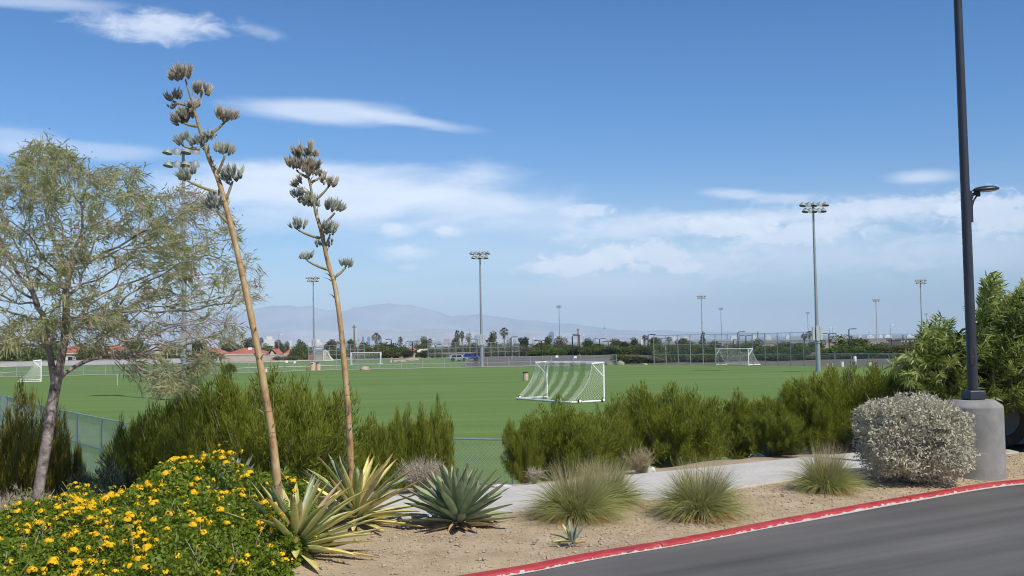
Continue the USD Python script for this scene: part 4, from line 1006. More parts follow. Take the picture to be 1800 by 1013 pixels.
T('pine', 'leaf_dark', 1235, 585, 13, 290, 'slim dark pine at the foot of the left distant floodlight pole', 'pine_tree')
for px, tp, w, D, m, lb in ((1172, 603, 40, 208, 'leaf_mesquite', 'olive bush behind the first bays of the ball-stop fence'), (1222, 601, 36, 205, 'leaf_mesquite', 'olive bush behind the ball-stop fence below the slim pine'),
                            (1256, 598, 28, 210, 'leaf_mesquite', 'pale olive tree behind the left post of the right-hand goal'), (1285, 603, 34, 206, 'leaf_greyish', 'grey olive bush behind the green board'),
                            (1320, 597.5, 40, 214, 'leaf_mesquite', 'broad olive tree behind the right post of the right-hand goal'), (1345, 607, 40, 200, 'leaf_mesquite', 'low olive bush behind the ball-stop fence right of the goal'),
                            (1376, 602, 44, 205, 'leaf_dark', 'dark green tree behind the ball-stop fence left of the palm twins'), (1410, 606, 36, 200, 'leaf_mesquite', 'olive bush below the palm twins'),
                            (1200, 616, 50, 178, 'leaf_dark', 'dark low thicket at the foot of the ball-stop fence, left part'), (1268, 618, 60, 178, 'leaf_dark', 'dark low thicket behind the right-hand goal'),
                            (1330, 617, 56, 176, 'leaf_dark', 'dark low thicket right of the right-hand goal'), (1392, 616, 50, 174, 'leaf_dark', 'dark low thicket left of the tall floodlight pole'),
                            (1160, 618, 36, 180, 'leaf_mesquite', 'low olive thicket at the left end of the ball-stop fence')):
    T('bushy', m, px, tp, w, D, lb, 'broadleaf_tree')
TH = ['leaf_mesquite', 'leaf_dark', 'leaf_greyish']
for i, px in enumerate(range(1092, 1460, 23)):
    T('bushy', TH[i % 3], px + (i * 7) % 9, 621 + (i * 5) % 6, 40 + (i * 11) % 14, 157.5 + (i * 13) % 6, 'low thicket along the fence foot, %s' % ('just right of the dirt mounds', 'left of the small dirt mound', 'at the small dirt mound', 'at the first posts of the ball-stop fence', 'in the second bay of the ball-stop fence', 'in the third bay of the ball-stop fence', 'in the fourth bay of the ball-stop fence', 'left of the slim pine',
      'left beside the right-hand goal', 'inside the left half of the right-hand goal', 'inside the right half of the right-hand goal', 'at the rear bar of the right-hand goal', 'one bay right of the right-hand goal', 'two bays right of the right-hand goal', 'two bays left of the tall floodlight pole', 'just left of the tall floodlight pole')[i], 'thicket')
for px, tp, w, D, m, lb in ((1470, 622, 50, 160, 'leaf_mesquite', 'low thicket just left of the left pale drum'), (1505, 621, 60, 161, 'leaf_dark', 'dark thicket at the foot of the big round bushy tree'), (1560, 621, 60, 160, 'leaf_mesquite', 'low thicket right of the right pale drum'), (1600, 620, 60, 160, 'leaf_dark', 'dark thicket left of the big-leaved shrub'),
                            (1490, 604, 70, 186, 'leaf_bright', 'green bush below the crown of the big round bushy tree'), (1540, 606, 60, 186, 'leaf_mesquite', 'olive bush below the flat-topped green tree'), (1590, 606, 60, 182, 'leaf_mesquite', 'olive bush in front of the dark low building')):
    T('bushy', m, px, tp, w, D, lb, 'thicket')
T('palm', 'leaf_palm', 1414, 588, 13, 240, 'left palm of the twins left of the tall floodlight pole on the field', P_)
T('palm', 'leaf_palm', 1423, 583.5, 13, 245, 'right palm of the twins left of the tall floodlight pole on the field', P_)
T('bushy', 'leaf_mesquite', 1434, 598, 30, 225, 'olive tree right behind the control boxes of the tall floodlight pole', 'broadleaf_tree')
T('bushy', 'leaf_mesquite', 1496, 590, 64, 195, 'big round bushy tree behind the hooked lamp at the right', 'broadleaf_tree')
T('bushy', 'leaf_bright', 1541, 600.5, 44, 200, 'flat-topped green tree right of the big round bushy tree', 'broadleaf_tree')
T('bushy', 'leaf_mesquite', 1575, 606, 40, 205, 'olive tree beside the dark low building', 'broadleaf_tree')
T('bushy', 'leaf_greyish', 1614, 594, 44, 190, 'grey olive tree against the left edge of the big-leaved shrub', 'broadleaf_tree')
for px, tp, w, D, m, lb in ((20, 606, 70, 280, 'leaf_mesquite', 'olive bush in front of the orange-roofed house at the far left'), (75, 612, 60, 275, 'leaf_bright', 'green bush left of the willow trunk, before the houses'),
                            (160, 606, 50, 280, 'leaf_mesquite', 'olive bush between the two red-roofed houses behind the willow'), (225, 610, 60, 275, 'leaf_greyish', 'grey olive bush right of the middle red-roofed house behind the willow'),
                            (312, 606, 60, 280, 'leaf_mesquite', 'olive bush left of the house beside the long red roof'), (372, 616, 36, 276, 'leaf_bright', 'low green bush in front of the house beside the long red roof')):
    T('bushy', m, px, tp, w, D, lb, 'broadleaf_tree')
T('bushy', 'leaf_dark', 1480, 619, 34, 168, 'dark low thicket behind the left pale drum', 'broadleaf_tree')
T('bushy', 'leaf_dark', 1535, 617, 44, 168, 'dark low thicket behind the right pale drum', 'broadleaf_tree')
T('bushy', 'leaf_greyish', 1510, 626, 40, 164, 'low grey thicket behind the drinks cooler', 'broadleaf_tree')
for px, tp, w, D, m, lb in ((18, 592, 60, 330, 'leaf_bright', 'green tree behind the willow at the far left'), (85, 596, 50, 350, 'leaf_mesquite', 'olive tree behind the willow trunk'), (235, 597, 50, 340, 'leaf_mesquite', 'olive tree seen through the right half of the willow'),
                            (300, 600, 46, 330, 'leaf_greyish', 'grey olive tree seen through the low willow twigs'), (345, 598, 40, 345, 'leaf_dark', 'dark tree left of the long red roof')):
    T('bushy', m, px, tp, w, D, lb, 'broadleaf_tree')
# trimmed shrubs inside the second field
T('bushy', 'leaf_mesquite', 404, 638, 22, 147, 'low round bush at the far fence left of the tall flower stalk', 'broadleaf_tree')
T('bushy', 'leaf_greyish', 416, 625, 20, 300, 'brown grey hedge in front of the white wall below the long red roof', 'broadleaf_tree', base=-3.6)
T('bushy', 'leaf_greyish', 488, 626, 20, 260, 'brown grey bush in front of the gabled house', 'broadleaf_tree')
T('bushy', 'leaf_greyish', 510, 626, 26, 262, 'grey bush left of the gate plates on the far fence', 'broadleaf_tree')

# ------------------------------------------------------------------ houses beyond the second field
def house(label, x0, x1, ridge, eave, base_y, D, wall, roof, form='hip', depth=9, windows=3, vent=False):
    a, b = atD(x0, eave, D), atD(x1, eave, D); w = b[0] - a[0]; ze = (a[2] + b[2]) / 2
    zr = atD((x0 + x1) / 2, ridge, D)[2]; zb = min(grd(a[0], D), atD((x0 + x1) / 2, base_y, D)[2]) - .3
    c = np.array([(a[0] + b[0]) / 2, D + depth / 2, zb])
    t = thing('house', label, 'house', c)
    h, rh, o = ze - zb, zr - ze, .45
    MB().box((0, 0, h / 2), (w - 2 * o, depth - 2 * o, h)).build('wall', wall, t)
    X, Y = w / 2, depth / 2
    if form == 'hip':
        k = min(X * .7, Y)
        v = [(-X, -Y, h), (X, -Y, h), (X, Y, h), (-X, Y, h), (-X + k, 0, h + rh), (X - k, 0, h + rh)]
        f = [[0, 1, 5, 4], [2, 3, 4, 5], [1, 2, 5, 5], [3, 0, 4, 4], [0, 3, 2, 1]]
    elif form == 'gable':      # gable towards the camera
        v = [(-X, -Y, h), (X, -Y, h), (X, Y, h), (-X, Y, h), (0, -Y, h + rh), (0, Y, h + rh)]
        f = [[0, 4, 5, 3], [4, 1, 2, 5], [0, 3, 2, 1], [2, 3, 5, 5]]
        MB().add([(-X + .7, -Y + .25, h), (X - .7, -Y + .25, h), (0, -Y + .25, h + rh - .35)], [[0, 1, 2]]).build('gable', 'stucco_grey', t)
    else:
        v = [(-X, -Y, h), (X, -Y, h), (X, Y, h), (-X, Y, h), (-X, -Y, h + rh * .3), (X, -Y, h + rh * .3), (X, Y, h + rh), (-X, Y, h + rh)]
        f = [[0, 1, 5, 4], [1, 2, 6, 5], [2, 3, 7, 6], [3, 0, 4, 7], [4, 5, 6, 7], [3, 2, 1, 0]]
    v = np.array(v, float); v[:4, 2] += .02
    R = MB().add(v, f).build('roof', roof, t)
    MB().box((0, -Y - .03, h - .08), (w, .05, .22)).build('fascia', 'stucco_white', t)
    if vent: MB().box((w * .05, -Y * .25, h + rh * .85), (1.0, .7, .7)).build('roof_vent', 'sign_white', R)
    for i in range(windows):
        x = (i - (windows - 1) / 2) * (w - 2) / max(1, windows)
        W = MB().box((x, -Y + o - .03, h * .58), (1.3, .05, 1.1)).build('window', 'window_dark', t)
        MB().box((x, -Y + o - .05, h * .58 - .62), (1.5, .09, .1)).build('sill', 'stucco_white', W)
    return t
house('house with a long red tiled hip roof and white vent, behind the tall flower stalk', 394, 466, 612, 622.5, 634, 300, 'stucco_white', 'roof_red', 'hip', 11, 4, True)
house('small red-roofed house with a grey gable facing the field', 469, 487, 613.5, 623.5, 634, 305, 'stucco_grey', 'roof_red', 'gable', 9, 1)
house('red-roofed house between two green trees, right of the gabled house', 499, 514, 614, 622, 634, 320, 'stucco_white', 'roof_red', 'hip', 8, 1)
house('brown-roofed house with a grey front behind the left goal', 633, 658, 615, 622, 634, 290, 'stucco_tan', 'roof_brown', 'hip', 9, 2)
house('small grey gabled shed left of the brown-roofed house', 623, 634, 615, 621, 634, 284, 'stucco_grey', 'roof_brown', 'gable', 7, 1)
house('orange-walled house with red roof among the dark bushes', 714, 729, 611, 616, 630, 285, 'stucco_tan', 'roof_red', 'hip', 8, 1)
house('low shed with a pale sloping roof left of the distant ball-stop fence', 733, 748, 614, 618, 630, 290, 'stucco_tan', 'roof_pale', 'lean', 8, 1)
house('pale-roofed long shed behind the left end of the distant ball-stop fence', 756, 778, 617, 620, 630, 292, 'stucco_grey', 'roof_pale', 'lean', 8, 2)
house('red-roofed house behind the willow trunk', 95, 150, 608, 621, 634, 305, 'stucco_white', 'roof_red', 'hip', 11, 3)
house('red-roofed house seen through the middle of the willow', 165, 215, 607, 620, 634, 310, 'stucco_white', 'roof_red', 'hip', 10, 3)
house('red-roofed house seen through the right edge of the willow', 250, 300, 609, 621, 634, 315, 'stucco_white', 'roof_red', 'gable', 10, 2)
house('orange-roofed house behind the willow at the far left', -10, 45, 610, 622, 634, 300, 'stucco_tan', 'roof_red', 'hip', 11, 3)
house('red-roofed house just left of the long red roof', 345, 391, 612.5, 622.5, 634, 312, 'stucco_white', 'roof_red', 'hip', 10, 2)
house('long low dark-roofed building right of the bare dark pole', 1584, 1640, 596.5, 599, 612, 300, 'stucco_tan', 'lid_black', 'lean', 12, 2)
house('small tan building half hidden by the olive tree at the right', 1570, 1590, 596, 603, 612, 310, 'stucco_tan', 'stucco_tan', 'hip', 10, 1)
# garden wall of whitish block in front of the houses
def wall(label, pts, h, m):
    t = thing('garden_wall', label, 'wall')
    for (a, b) in zip(pts[:-1], pts[1:]):
        a, b = np.array(a), np.array(b); d = b - a; L = np.linalg.norm(d); th = math.atan2(d[1], d[0]); c = (a + b) / 2
        g = grd(*c)
        MB().box((c[0], c[1], g + h / 2 - .2), (L - .02, .2, h + .4), rot_z(th)).build('wall_section', m, t)
        MB().box((c[0], c[1], g + h + .04), (L - .02, .3, .09), rot_z(th)).build('coping', 'wall_block', t)
w0 = [atD(x, 630, 278)[:2] for x in np.linspace(386, 505, 8)]
wall('pale garden wall in front of the red-roofed houses', w0, 1.5, 'wall_block')
w0 = [atD(x, 625, 247)[:2] for x in np.linspace(770, 1150, 22)]
wall('dark low boundary wall at the foot of the tree belt beyond the field', w0, .9, 'bark_tree')
w0 = [atD(x, 630, 240)[:2] for x in np.linspace(-20, 385, 16)]
wall('grey garden wall seen through the willow', w0, 1.0, 'stucco_grey')
p = atD(547.5, 634, 240); t = thing('shed', 'small red brown shed left of the foot of the grey floodlight pole', 'shed', (p[0], p[1], grd(p[0], p[1])))
MB().box((0, 0, .75), (1.1, 1, 1.5)).build('cabin', 'roof_red', t); MB().box((0, 0, 1.55), (1.3, 1.2, .1)).build('roof', 'roof_brown', t)
p = atD(487, 632, 268); t = thing('info_board', 'pale blue white board in front of the gabled house', 'board', (p[0], p[1], grd(p[0], p[1])))
MB().box((0, 0, 1.2), (1.0, .08, .8)).build('panel', 'lamp_grey', t)
for s in (-.4, .4): MB().tube([(s, .1, -.2), (s, .1, 1.6)], .05, 6).build('leg', 'pole_grey', t)
p = atD(1128, 598, 300); t = thing('white_post', 'tall white post left of a small palm, above the bushes', 'post', (p[0], p[1], grd(p[0], p[1])))
hh = atD(1128, 591, 300)[2] - grd(p[0], p[1])
MB().box((0, 0, hh / 2), (.45, .45, hh)).build('shaft', 'stucco_white', t); MB().box((0, 0, hh + .05), (.55, .55, .1)).build('cap', 'stucco_white', t)

# ------------------------------------------------------------------ the city on the plain
def block(label, px, top, wpx, D, m, bands=6, crownm=None):
    p = atD(px, top, D); g = grd(p[0], p[1]); h, w = p[2] - g, wpx * D / FPX
    t = thing('city_building', label, 'building', (p[0], p[1], g))
    MB().box((0, 0, h / 2 - 3), (w, w * .6, h + 6)).build('tower_body', m, t)
    for i in range(bands):
        z = h * (.35 + .6 * i / bands)
        MB().box((0, -w * .3 - .4, z), (w * .92, .6, h * .03)).build('window_band', 'window_dark', t)
    MB().box((0, 0, h + 2), (w * .5, w * .3, 4)).build('roof_house', crownm or m, t)
    return t
for i, (px, top, w, D, m, lab) in enumerate([
    (969, 584, 9, 6500, 'tower_blue', 'blue glass tower block above the bushes left of the distant floodlight pole'), (939, 595, 9, 6300, 'tower_pale', 'white city block left of the blue tower'),
    (978, 592.5, 8, 6700, 'tower_pale', 'white city block just right of the blue tower'), (993, 592, 5, 6400, 'tower_pale', 'narrow white city block right of the distant floodlight pole'), (948, 596.5, 5, 7200, 'tower_pink', 'pinkish city block between the white block and the blue tower'),
    (839, 588.5, 10, 6000, 'tower_grey', 'blue grey city block behind the tall floodlight pole'), (786, 595, 12, 6400, 'tower_pink', 'pinkish city block behind the distant ball-stop fence'), (771, 599.5, 8, 6800, 'tower_grey', 'low grey city block left of the distant ball-stop fence'),
    (676, 598, 11, 6200, 'tower_pale', 'pale city block right of the ragged grey palm'), (668, 592.5, 6, 6000, 'tower_blue', 'bluish tower block behind the ragged grey palm'), (638, 592, 4, 6400, 'tower_blue', 'slim bluish tower right of the brown utility pole'),
    (648, 592.5, 5, 6600, 'tower_blue', 'bluish tower left of the ragged grey palm'), (714, 599, 5, 6800, 'tower_pale', 'slim pale block right of the short palm'), (722, 601, 8, 6300, 'tower_grey', 'low grey city block above the orange-walled house'),
    (763, 597, 7, 6500, 'tower_pale', 'white city block right of the small palm'), (800, 597, 6, 6900, 'tower_pale', 'pale city block behind the palm pair'), (1069, 596, 10, 6600, 'tower_pink', 'pinkish low block at the foot of the needle tower'),
    (1026, 589.5, 4, 6900, 'tower_pale', 'slim pale tower right of the brown mast'), (1043, 596, 8, 7000, 'tower_grey', 'grey low block left of the needle tower'), (905, 597, 6, 6500, 'tower_grey', 'grey block right of the hooked lamp by the tall palm'),
    (474, 596.2, 18, 1500, 'tower_pale', 'wide pale roofline above the bright green tree'), (511, 601, 5, 2000, 'tower_pale', 'small pale block between the grey trees'), (556, 602, 26, 1300, 'tower_pale', 'wide white building behind the grey floodlight pole'),
    (700, 599, 5, 6500, 'tower_grey', 'small grey block beside the short palm'), (608, 598, 6, 6600, 'tower_grey', 'grey block right of the second flower stalk'), (575, 600, 6, 6400, 'tower_pale', 'pale block left of the second flower stalk'),
]):
    block(lab, px, top, w, D, m, 6 if D > 5000 else 1)
r = np.random.default_rng(44)
q_ = [(1185, 593.4), (1203, 593), (1290, 592), (1325, 591.4), (1350, 591), (1385, 590.6), (1478, 590.2), (1512, 590), (1529, 590.4), (1548, 589.8), (1560, 590.2), (1598, 589.6), (1605, 588.6)]
HZ = ['low white building on the plain behind the left bays of the ball-stop fence', 'low white building on the plain left of the slim pine', 'low white building on the plain above the crossbar of the right-hand goal', 'low white building on the plain behind the bare dark lamp pole',
      'low white building on the plain between the bare dark pole and the palm twins', 'low white building on the plain left of the palm twins', 'low white building on the plain left of the hooked lamp at the round tree', 'low white building on the plain right of the hooked lamp at the round tree',
      'low white building on the plain at the two-headed pale light pole', 'low white building on the plain right of the right distant floodlight pole', 'low white building on the plain at the white-headed light pole', 'low white building on the plain right of the bare dark pole',
      'low white building on the plain left of the flat-headed lamp']
for k, (px, y) in enumerate(q_):
    D = float(r.uniform(4200, 5600))
    block(HZ[k], px, y, float(r.uniform(4, 14)), D, 'tower_pale', 1)
# needle tower
p = atD(1063, 578, 7000); g = grd(p[0], p[1]); h = p[2] - g
t = thing('observation_tower', 'slender pale needle tower with a wider top, above the near goal', 'tower', (p[0], p[1], g))
k = 7000 / FPX
MB().lathe([(1.6 * k, 0), (.8 * k, h * .3), (.55 * k, h * .8), (.7 * k, h)], sides=12).build('shaft', 'tower_pale', t, smooth=True)
MB().lathe([(.7 * k, h - 3), (2.0 * k, h + 1), (1.9 * k, h + 6), (.8 * k, h + 10), (0, h + 11)], sides=16).build('pod', 'tower_grey', t, smooth=30)
MB().tube([(0, 0, h + 10), (0, 0, h + 26)], [2, .6], 6).build('mast', 'tower_grey', t)

# ------------------------------------------------------------------ black lamp post on its concrete base
p = at(1716, 830, .085)
t = thing('lamp_post', 'tall black lamp post on a round concrete base at the kerb', 'lamp post', p)
top = at(1712, 702, 0)
hb = (830 - 704) * p[1] / FPX
rb = .295
MB().lathe([(rb, -.3), (rb, hb - .085), (rb * .985, hb - .068), (rb * .94, hb - .05), (rb * .74, hb - .008), (rb * .70, hb), (0, hb)], sides=48).build('concrete_base', 'concrete_pedestal', t, smooth=35)
q = trimesh.creation.box([.235, .235, .11]); m = trimesh.creation.box([.2, .2, .13])
from manifold3d import Manifold
def rbox(s, r=.012):
    s = np.array(s) / 2 - r
    return Manifold.batch_hull([Manifold.sphere(r, 12).translate([sx * s[0], sy * s[1], sz * s[2]]) for sx in (-1, 1) for sy in (-1, 1) for sz in (-1, 1)])
def rb_add(name, s, c, m, par, r=.012, Rm=None):
    mm = rbox(s, r).to_mesh(); v = np.array(mm.vert_properties[:, :3], float)
    if Rm is not None: v = v @ np.asarray(Rm).T
    return obj(name, (v + np.asarray(c), np.array(mm.tri_verts)), m, par, smooth=40)
rb_add('base_cover', (.185, .185, .105), (0, 0, hb + .05), 'pole_black', t, .018, rot_z(.15))
H = 6.4
zz = np.linspace(hb + .1, hb + H, 12)
MB().tube(np.stack([0 * zz, 0 * zz, zz], 1), np.linspace(.0545, .037, 12), 28).build('pole', 'pole_black', t, smooth=True)
HH = MB().box((-.012, -.054, hb + .46), (.05, .012, .17)).build('hand_hole_cover', 'dark_bronze', t)
MB().lathe([(0, .004), (.004, .004), (.004, 0)], (-.012, -.061, hb + .46), 8, rot_x(math.pi / 2)).build('screw', 'chrome', HH)
MB().box((.045, -.045, hb + .83), (.014, .006, .012)).build('number_tag', 'sign_white', t)
# small luminaire on a bracket, and the main one above the picture
za = p[2] * 0 + (830 - 345) * p[1] / FPX - .02
br = MB(); br.box((.055, 0, za - .10), (.03, .03, .34)); br.build('bracket', 'pole_black', t)
MB().tube([(.055, 0, za - .02), (.075, 0, za + .02), (.11, 0, za + .05), (.17, 0, za + .068)], [.020, .018, .016, .014], 8).build('arm', 'pole_black', t, smooth=True)
MB().tube([(.06, 0, za - .12), (.085, 0, za - .04), (.13, 0, za + .03)], [.011, .010, .009], 6).build('strut', 'pole_black', t, smooth=True)
qs = trimesh.creation.icosphere(3); v = np.array(qs.vertices) * [.145, .085, .040]; v[:, 2] = np.where(v[:, 2] < -.008, -.008 + (v[:, 2] + .008) * .25, v[:, 2])
hd = obj('lamp_head', (v @ rot_y(-.06).T + [.225, 0, za + .082], np.array(qs.faces)), 'pole_black', t, smooth=40)
v = np.array(qs.vertices) * [.095, .062, .012]
obj('diffuser', (v @ rot_y(-.06).T + [.245, 0, za + .067], np.array(qs.faces)), 'barrel_pale', hd, smooth=True)
MB().lathe([(0, -.03), (.024, -.028), (.028, 0), (.02, .02)], (.135, 0, za + .035), 14).build('sensor', 'dark_bronze', hd, smooth=40)
rb_add('main_lamp', (.62, .34, .12), (.45, -.1, hb + H - .02), 'pole_black', t, .04)
MB().tube([(0, 0, hb + H - .1), (.2, -.05, hb + H - .02)], .03, 8).build('main_arm', 'pole_black', t, smooth=True)

# ------------------------------------------------------------------ feathery evergreen shrubs
def make_feathery(name, label, m, seed, n_plume=330, per=150, group=None, w=2.2, h=1.5, wood='bark_dry'):
    r = np.random.default_rng(seed)
    t = thing(name, label, 'shrub', group=group)
    lob = [(r.uniform(-.85, .85), r.uniform(-.7, .7), r.uniform(.72, 1.0)) for _ in range(9)] + [(0, 0, 1.0)]
    base, dirs, ln, stems = [], [], [], MB()
    for i in range(n_plume):
        lx, ly, lz = lob[i % len(lob)]
        rr = math.hypot(lx, ly)
        a = r.uniform(0, 6.283); q = r.uniform(0, 1) ** .6
        tx, ty = lx + q * .34 * math.cos(a), ly + q * .34 * math.sin(a)
        tz = lz * (1 - .30 * q) * (1.0 - .24 * min(1, rr) ** 2) * r.uniform(.84, 1.0)
        if r.random() < .34: tz *= r.uniform(.3, .75); tx *= 1.16; ty *= 1.16
        tip = np.array([tx * w / 2, ty * w / 2, tz * h]); root = np.array([tx * .12, ty * .12, 0.0])
        mid = root * .4 + tip * .6 + np.array([tx, ty, -.18]) * .12
        ts = np.linspace(0, 1, 7)[:, None]
        c = (1 - ts) ** 2 * root + 2 * ts * (1 - ts) * mid + ts ** 2 * tip
        if i % 3 == 0: stems.tube(c, np.linspace(.014, .003, 7), 4, caps=False)
        u = r.uniform(.40, 1.0, per) ** .75
        P = (1 - u)[:, None] ** 2 * root + 2 * (u * (1 - u))[:, None] * mid + (u ** 2)[:, None] * tip
        tan = unit(2 * (1 - u)[:, None] * (mid - root) + 2 * u[:, None] * (tip - mid))
        thick = .19 * (1.02 - u) ** .5 + .020
        off = unit(r.normal(size=(per, 3))) * (thick * r.uniform(.2, 1, per))[:, None]
        base.append(P + off); dirs.append(tan * .8 + unit(off) * .7 + [0, 0, .35] + r.normal(size=(per, 3)) * .38); ln.append(r.uniform(.045, .095, per))
    base, dirs, ln = np.vstack(base), np.vstack(dirs), np.concatenate(ln)
    stems.build('stem', wood, t, smooth=True)
    f = MB(); f.add(*blades(base, dirs, ln, .0115, (0, 0, .15), 2, r)); f.build('foliage', m, t, uv=True)
    return t
def spot(px, py, D): p = atD(px, py, D); return np.array([p[0], p[1], grd(p[0], p[1])])
SHR = 'evergreen shrubs along the path'
protos = []
def shrub(px, top, wpx, D, k, label, m='leaf_feather', rz=None, extra=1.0):
    p = atD(px, top, D); g = grd(p[0], p[1]); h, w = (p[2] - g) * extra, wpx * D / FPX
    rz = rz if rz is not None else float(rng.uniform(0, 6.28))
    sc = (w / 1.95, w / 1.95 , h / 1.27)
    key = (k, m)
    found = [x for x in protos if x[0] == key]
    if not found:
        t = make_feathery('evergreen_shrub', label, m, 300 + k * 7 + (m != 'leaf_feather') * 50)
        place(UsdGeom.Xform(t), (p[0], p[1], g), rz, sc); protos.append((key, t))
    else: t = dup(found[0][1], (p[0], p[1], g), rz, sc, label)
    return t
shrub(330, 678, 270, 12.9, 0, 'large feathery green shrub right of the willow, left of the tall flower stalk')
shrub(470, 648, 330, 12.6, 1, 'largest feathery green shrub, behind the tall flower stalk')
shrub(395, 700, 200, 12.2, 2, 'feathery green shrub behind the blue leaves among the yellow flowers')
shrub(250, 735, 110, 12.6, 1, 'small feathery olive shrub next to the dark teal bush at the left')
shrub(560, 700, 130, 13.2, 2, 'feathery green shrub between the two flower stalks')
shrub(650, 735, 110, 13.4, 0, 'narrow feathery shrub just right of the second flower stalk')
shrub(708, 714, 120, 13.6, 1, 'tall-tipped feathery shrub behind the dry grey twiggy bush')
shrub(768, 718, 100, 13.8, 2, 'leaning feathery shrub left of the open stretch of near fence')
shrub(985, 712, 215, 13.4, 2, 'broad feathery shrub right of the near fence end post')
shrub(920, 738, 80, 13.0, 1, 'small low feathery shrub in front of the near fence end post')
shrub(1085, 700, 130, 13.9, 0, 'feathery shrub below the right post of the near goal')
shrub(1180, 674, 200, 14.2, 1, 'tall feathery shrub right of the near goal')
shrub(1300, 690, 120, 14.6, 0, 'feathery shrub in the dip of the hedge behind the middle grass clump')
shrub(1352, 722, 110, 13.9, 1, 'low feathery shrub at the path edge above the middle bunch grass')
shrub(1385, 684, 130, 14.4, 2, 'feathery shrub left of the highest one at the right')
shrub(1480, 640, 210, 14.8, 1, 'highest feathery shrub at the right, below the tall floodlight pole')
shrub(1425, 662, 130, 14.6, 0, 'feathery shrub left half in front of the tall floodlight pole foot')
shrub(1580, 648, 150, 15.0, 2, 'feathery shrub behind the silver bush', extra=1.0)
shrub(1660, 668, 130, 14.6, 0, 'feathery shrub in the shade left of the lamp post')
shrub(45, 692, 220, 13.4, 0, 'brownish feathery shrub at the left edge behind the willow trunk', 'leaf_feather_brown')
shrub(-60, 690, 190, 13.6, 1, 'brownish feathery shrub cut by the left edge of the picture', 'leaf_feather_brown')
shrub(110, 740, 70, 12.8, 0, 'small brownish feathery shrub right of the willow trunk', 'leaf_feather_brown')
t = make_feathery('teal_bush', 'dark teal leafy bush between the willow trunk and the big green shrub', 'leaf_teal', 391, 150, 130)
p = spot(190, 770, 11.9); place(UsdGeom.Xform(t), p, .4, (.42, .42, .66))
t2 = dup(t, spot(165, 810, 11.4), 1.9, (.25, .25, .38), 'small dark teal leafy bush by the foot of the willow')

# ------------------------------------------------------------------ bunch grass
def grass(label, px, py, D, R, Hh, n, seed, lean=(0, 0), rust=.2, z=None, straw=.16):
    r = np.random.default_rng(seed)
    b = at(px, py, .07) if D is None else spot(px, py, D)
    t = thing('bunch_grass', label, 'grass clump', b)
    a = r.uniform(0, 6.283, n); rad = R * .24 * r.uniform(0, 1, n) ** .5
    base = np.stack([np.cos(a) * rad, np.sin(a) * rad, 0 * a], 1)
    sp = r.uniform(0, 1, n) ** .85
    a2 = a + r.normal(size=n) * .6
    d = np.stack([np.cos(a2) * sp * 1.05 + lean[0], np.sin(a2) * sp * 1.05 + lean[1], 1.05 - .45 * sp], 1)
    L = r.uniform(.55, 1.05, n) * (R * .85 + Hh * .5)
    dr = np.stack([np.cos(a2) * .18, np.sin(a2) * .18, -.22 - .62 * sp], 1) * r.uniform(.5, 1.3, n)[:, None]
    MB_ = MB(); MB_.add(*blades(base, d, L, .0068, dr, 5, r)); MB_.build('blades', 'grass_deer', t, uv=True)
    k = int(n * straw)
    a = r.uniform(0, 6.283, k); sp = r.uniform(0, .62, k)
    d = np.stack([np.cos(a) * sp + lean[0] * 1.4, np.sin(a) * sp + lean[1], 1.0 + 0 * a], 1)
    mb = MB(); mb.add(*blades(np.stack([np.cos(a), np.sin(a), 0 * a], 1) * (R * .2 * r.uniform(0, 1, k) ** .5)[:, None], d, r.uniform(.7, 1.12, k) * Hh, .0048, (lean[0] * .2, 0, -.07), 4, r)); mb.build('seed_stalks', 'grass_straw', t)
    k = int(n * rust)
    a = r.uniform(0, 6.283, k)
    d = np.stack([np.cos(a), np.sin(a), r.uniform(.1, .7, k)], 1)
    mb = MB(); mb.add(*blades(np.stack([np.cos(a), np.sin(a), 0 * a + .01], 1) * (R * .28 * r.uniform(.8, 1.15, k))[:, None], d, r.uniform(.22, .42, k) * R / .5, .008, (0, 0, -.75), 3, r)); mb.build('dead_blades', 'grass_rust', t)
    return t
grass('bunch grass clump spreading left, rusty at the foot, behind the small agave', 1012, 912, None, .47, .56, 2300, 1, (.06, 0), .22)
grass('rounder bunch grass clump with tall straw stalks, right behind the rusty-footed clump', 1062, 890, None, .41, .50, 1900, 2, (.08, .02), .12)
grass('middle bunch grass clump beside the path, between the rusty clump and the silver bush', 1230, 905, None, .44, .53, 2400, 3, (.02, 0), .20)
grass('bunch grass clump with dark foot just left of the silver bush', 1452, 862, None, .37, .52, 1700, 4, (.02, 0), .26, straw=.22)
def dry_tuft(name, label, px, py, w, h, n, seed, m='grass_dry', D=None):
    r = np.random.default_rng(seed)
    b = at(px, py, .08) if D is None else spot(px, py, D)
    t = thing(name, label, 'dry shrub', b)
    a = r.uniform(0, 6.283, n); q = r.uniform(0, 1, n) ** .5
    base = np.stack([np.cos(a), np.sin(a), 0 * a], 1) * (w * .12 * q)[:, None]
    d = np.stack([np.cos(a) * q * w / h * .55, np.sin(a) * q * w / h * .55, 1 + 0 * a], 1) + r.normal(size=(n, 3)) * .16
    L = r.uniform(.5, 1.0, n) * h
    MB().add(*blades(base, d, L, .006, r.normal(size=(n, 3)) * .14, 3, r)).build('twigs', m, t)
    k = n * 3; i = r.integers(0, n, k)
    P = base[i] + unit(d[i]) * (L[i] * r.uniform(.4, 1, k))[:, None]
    MB().add(*blades(P, d[i] + r.normal(size=(k, 3)) * .8, r.uniform(.03, .09, k), .005, (0, 0, 0), 1, r)).build('twiglets', m, t)
    return t
dry_tuft('dry_bush', 'dry pale twiggy bush behind the green agave', 742, 868, .55, .36, 700, 11, D=11.2)
dry_tuft('dry_bush', 'small dry straw tuft behind the path in front of the tall feathery shrub', 1126, 832, .30, .30, 260, 12, 'grass_straw')
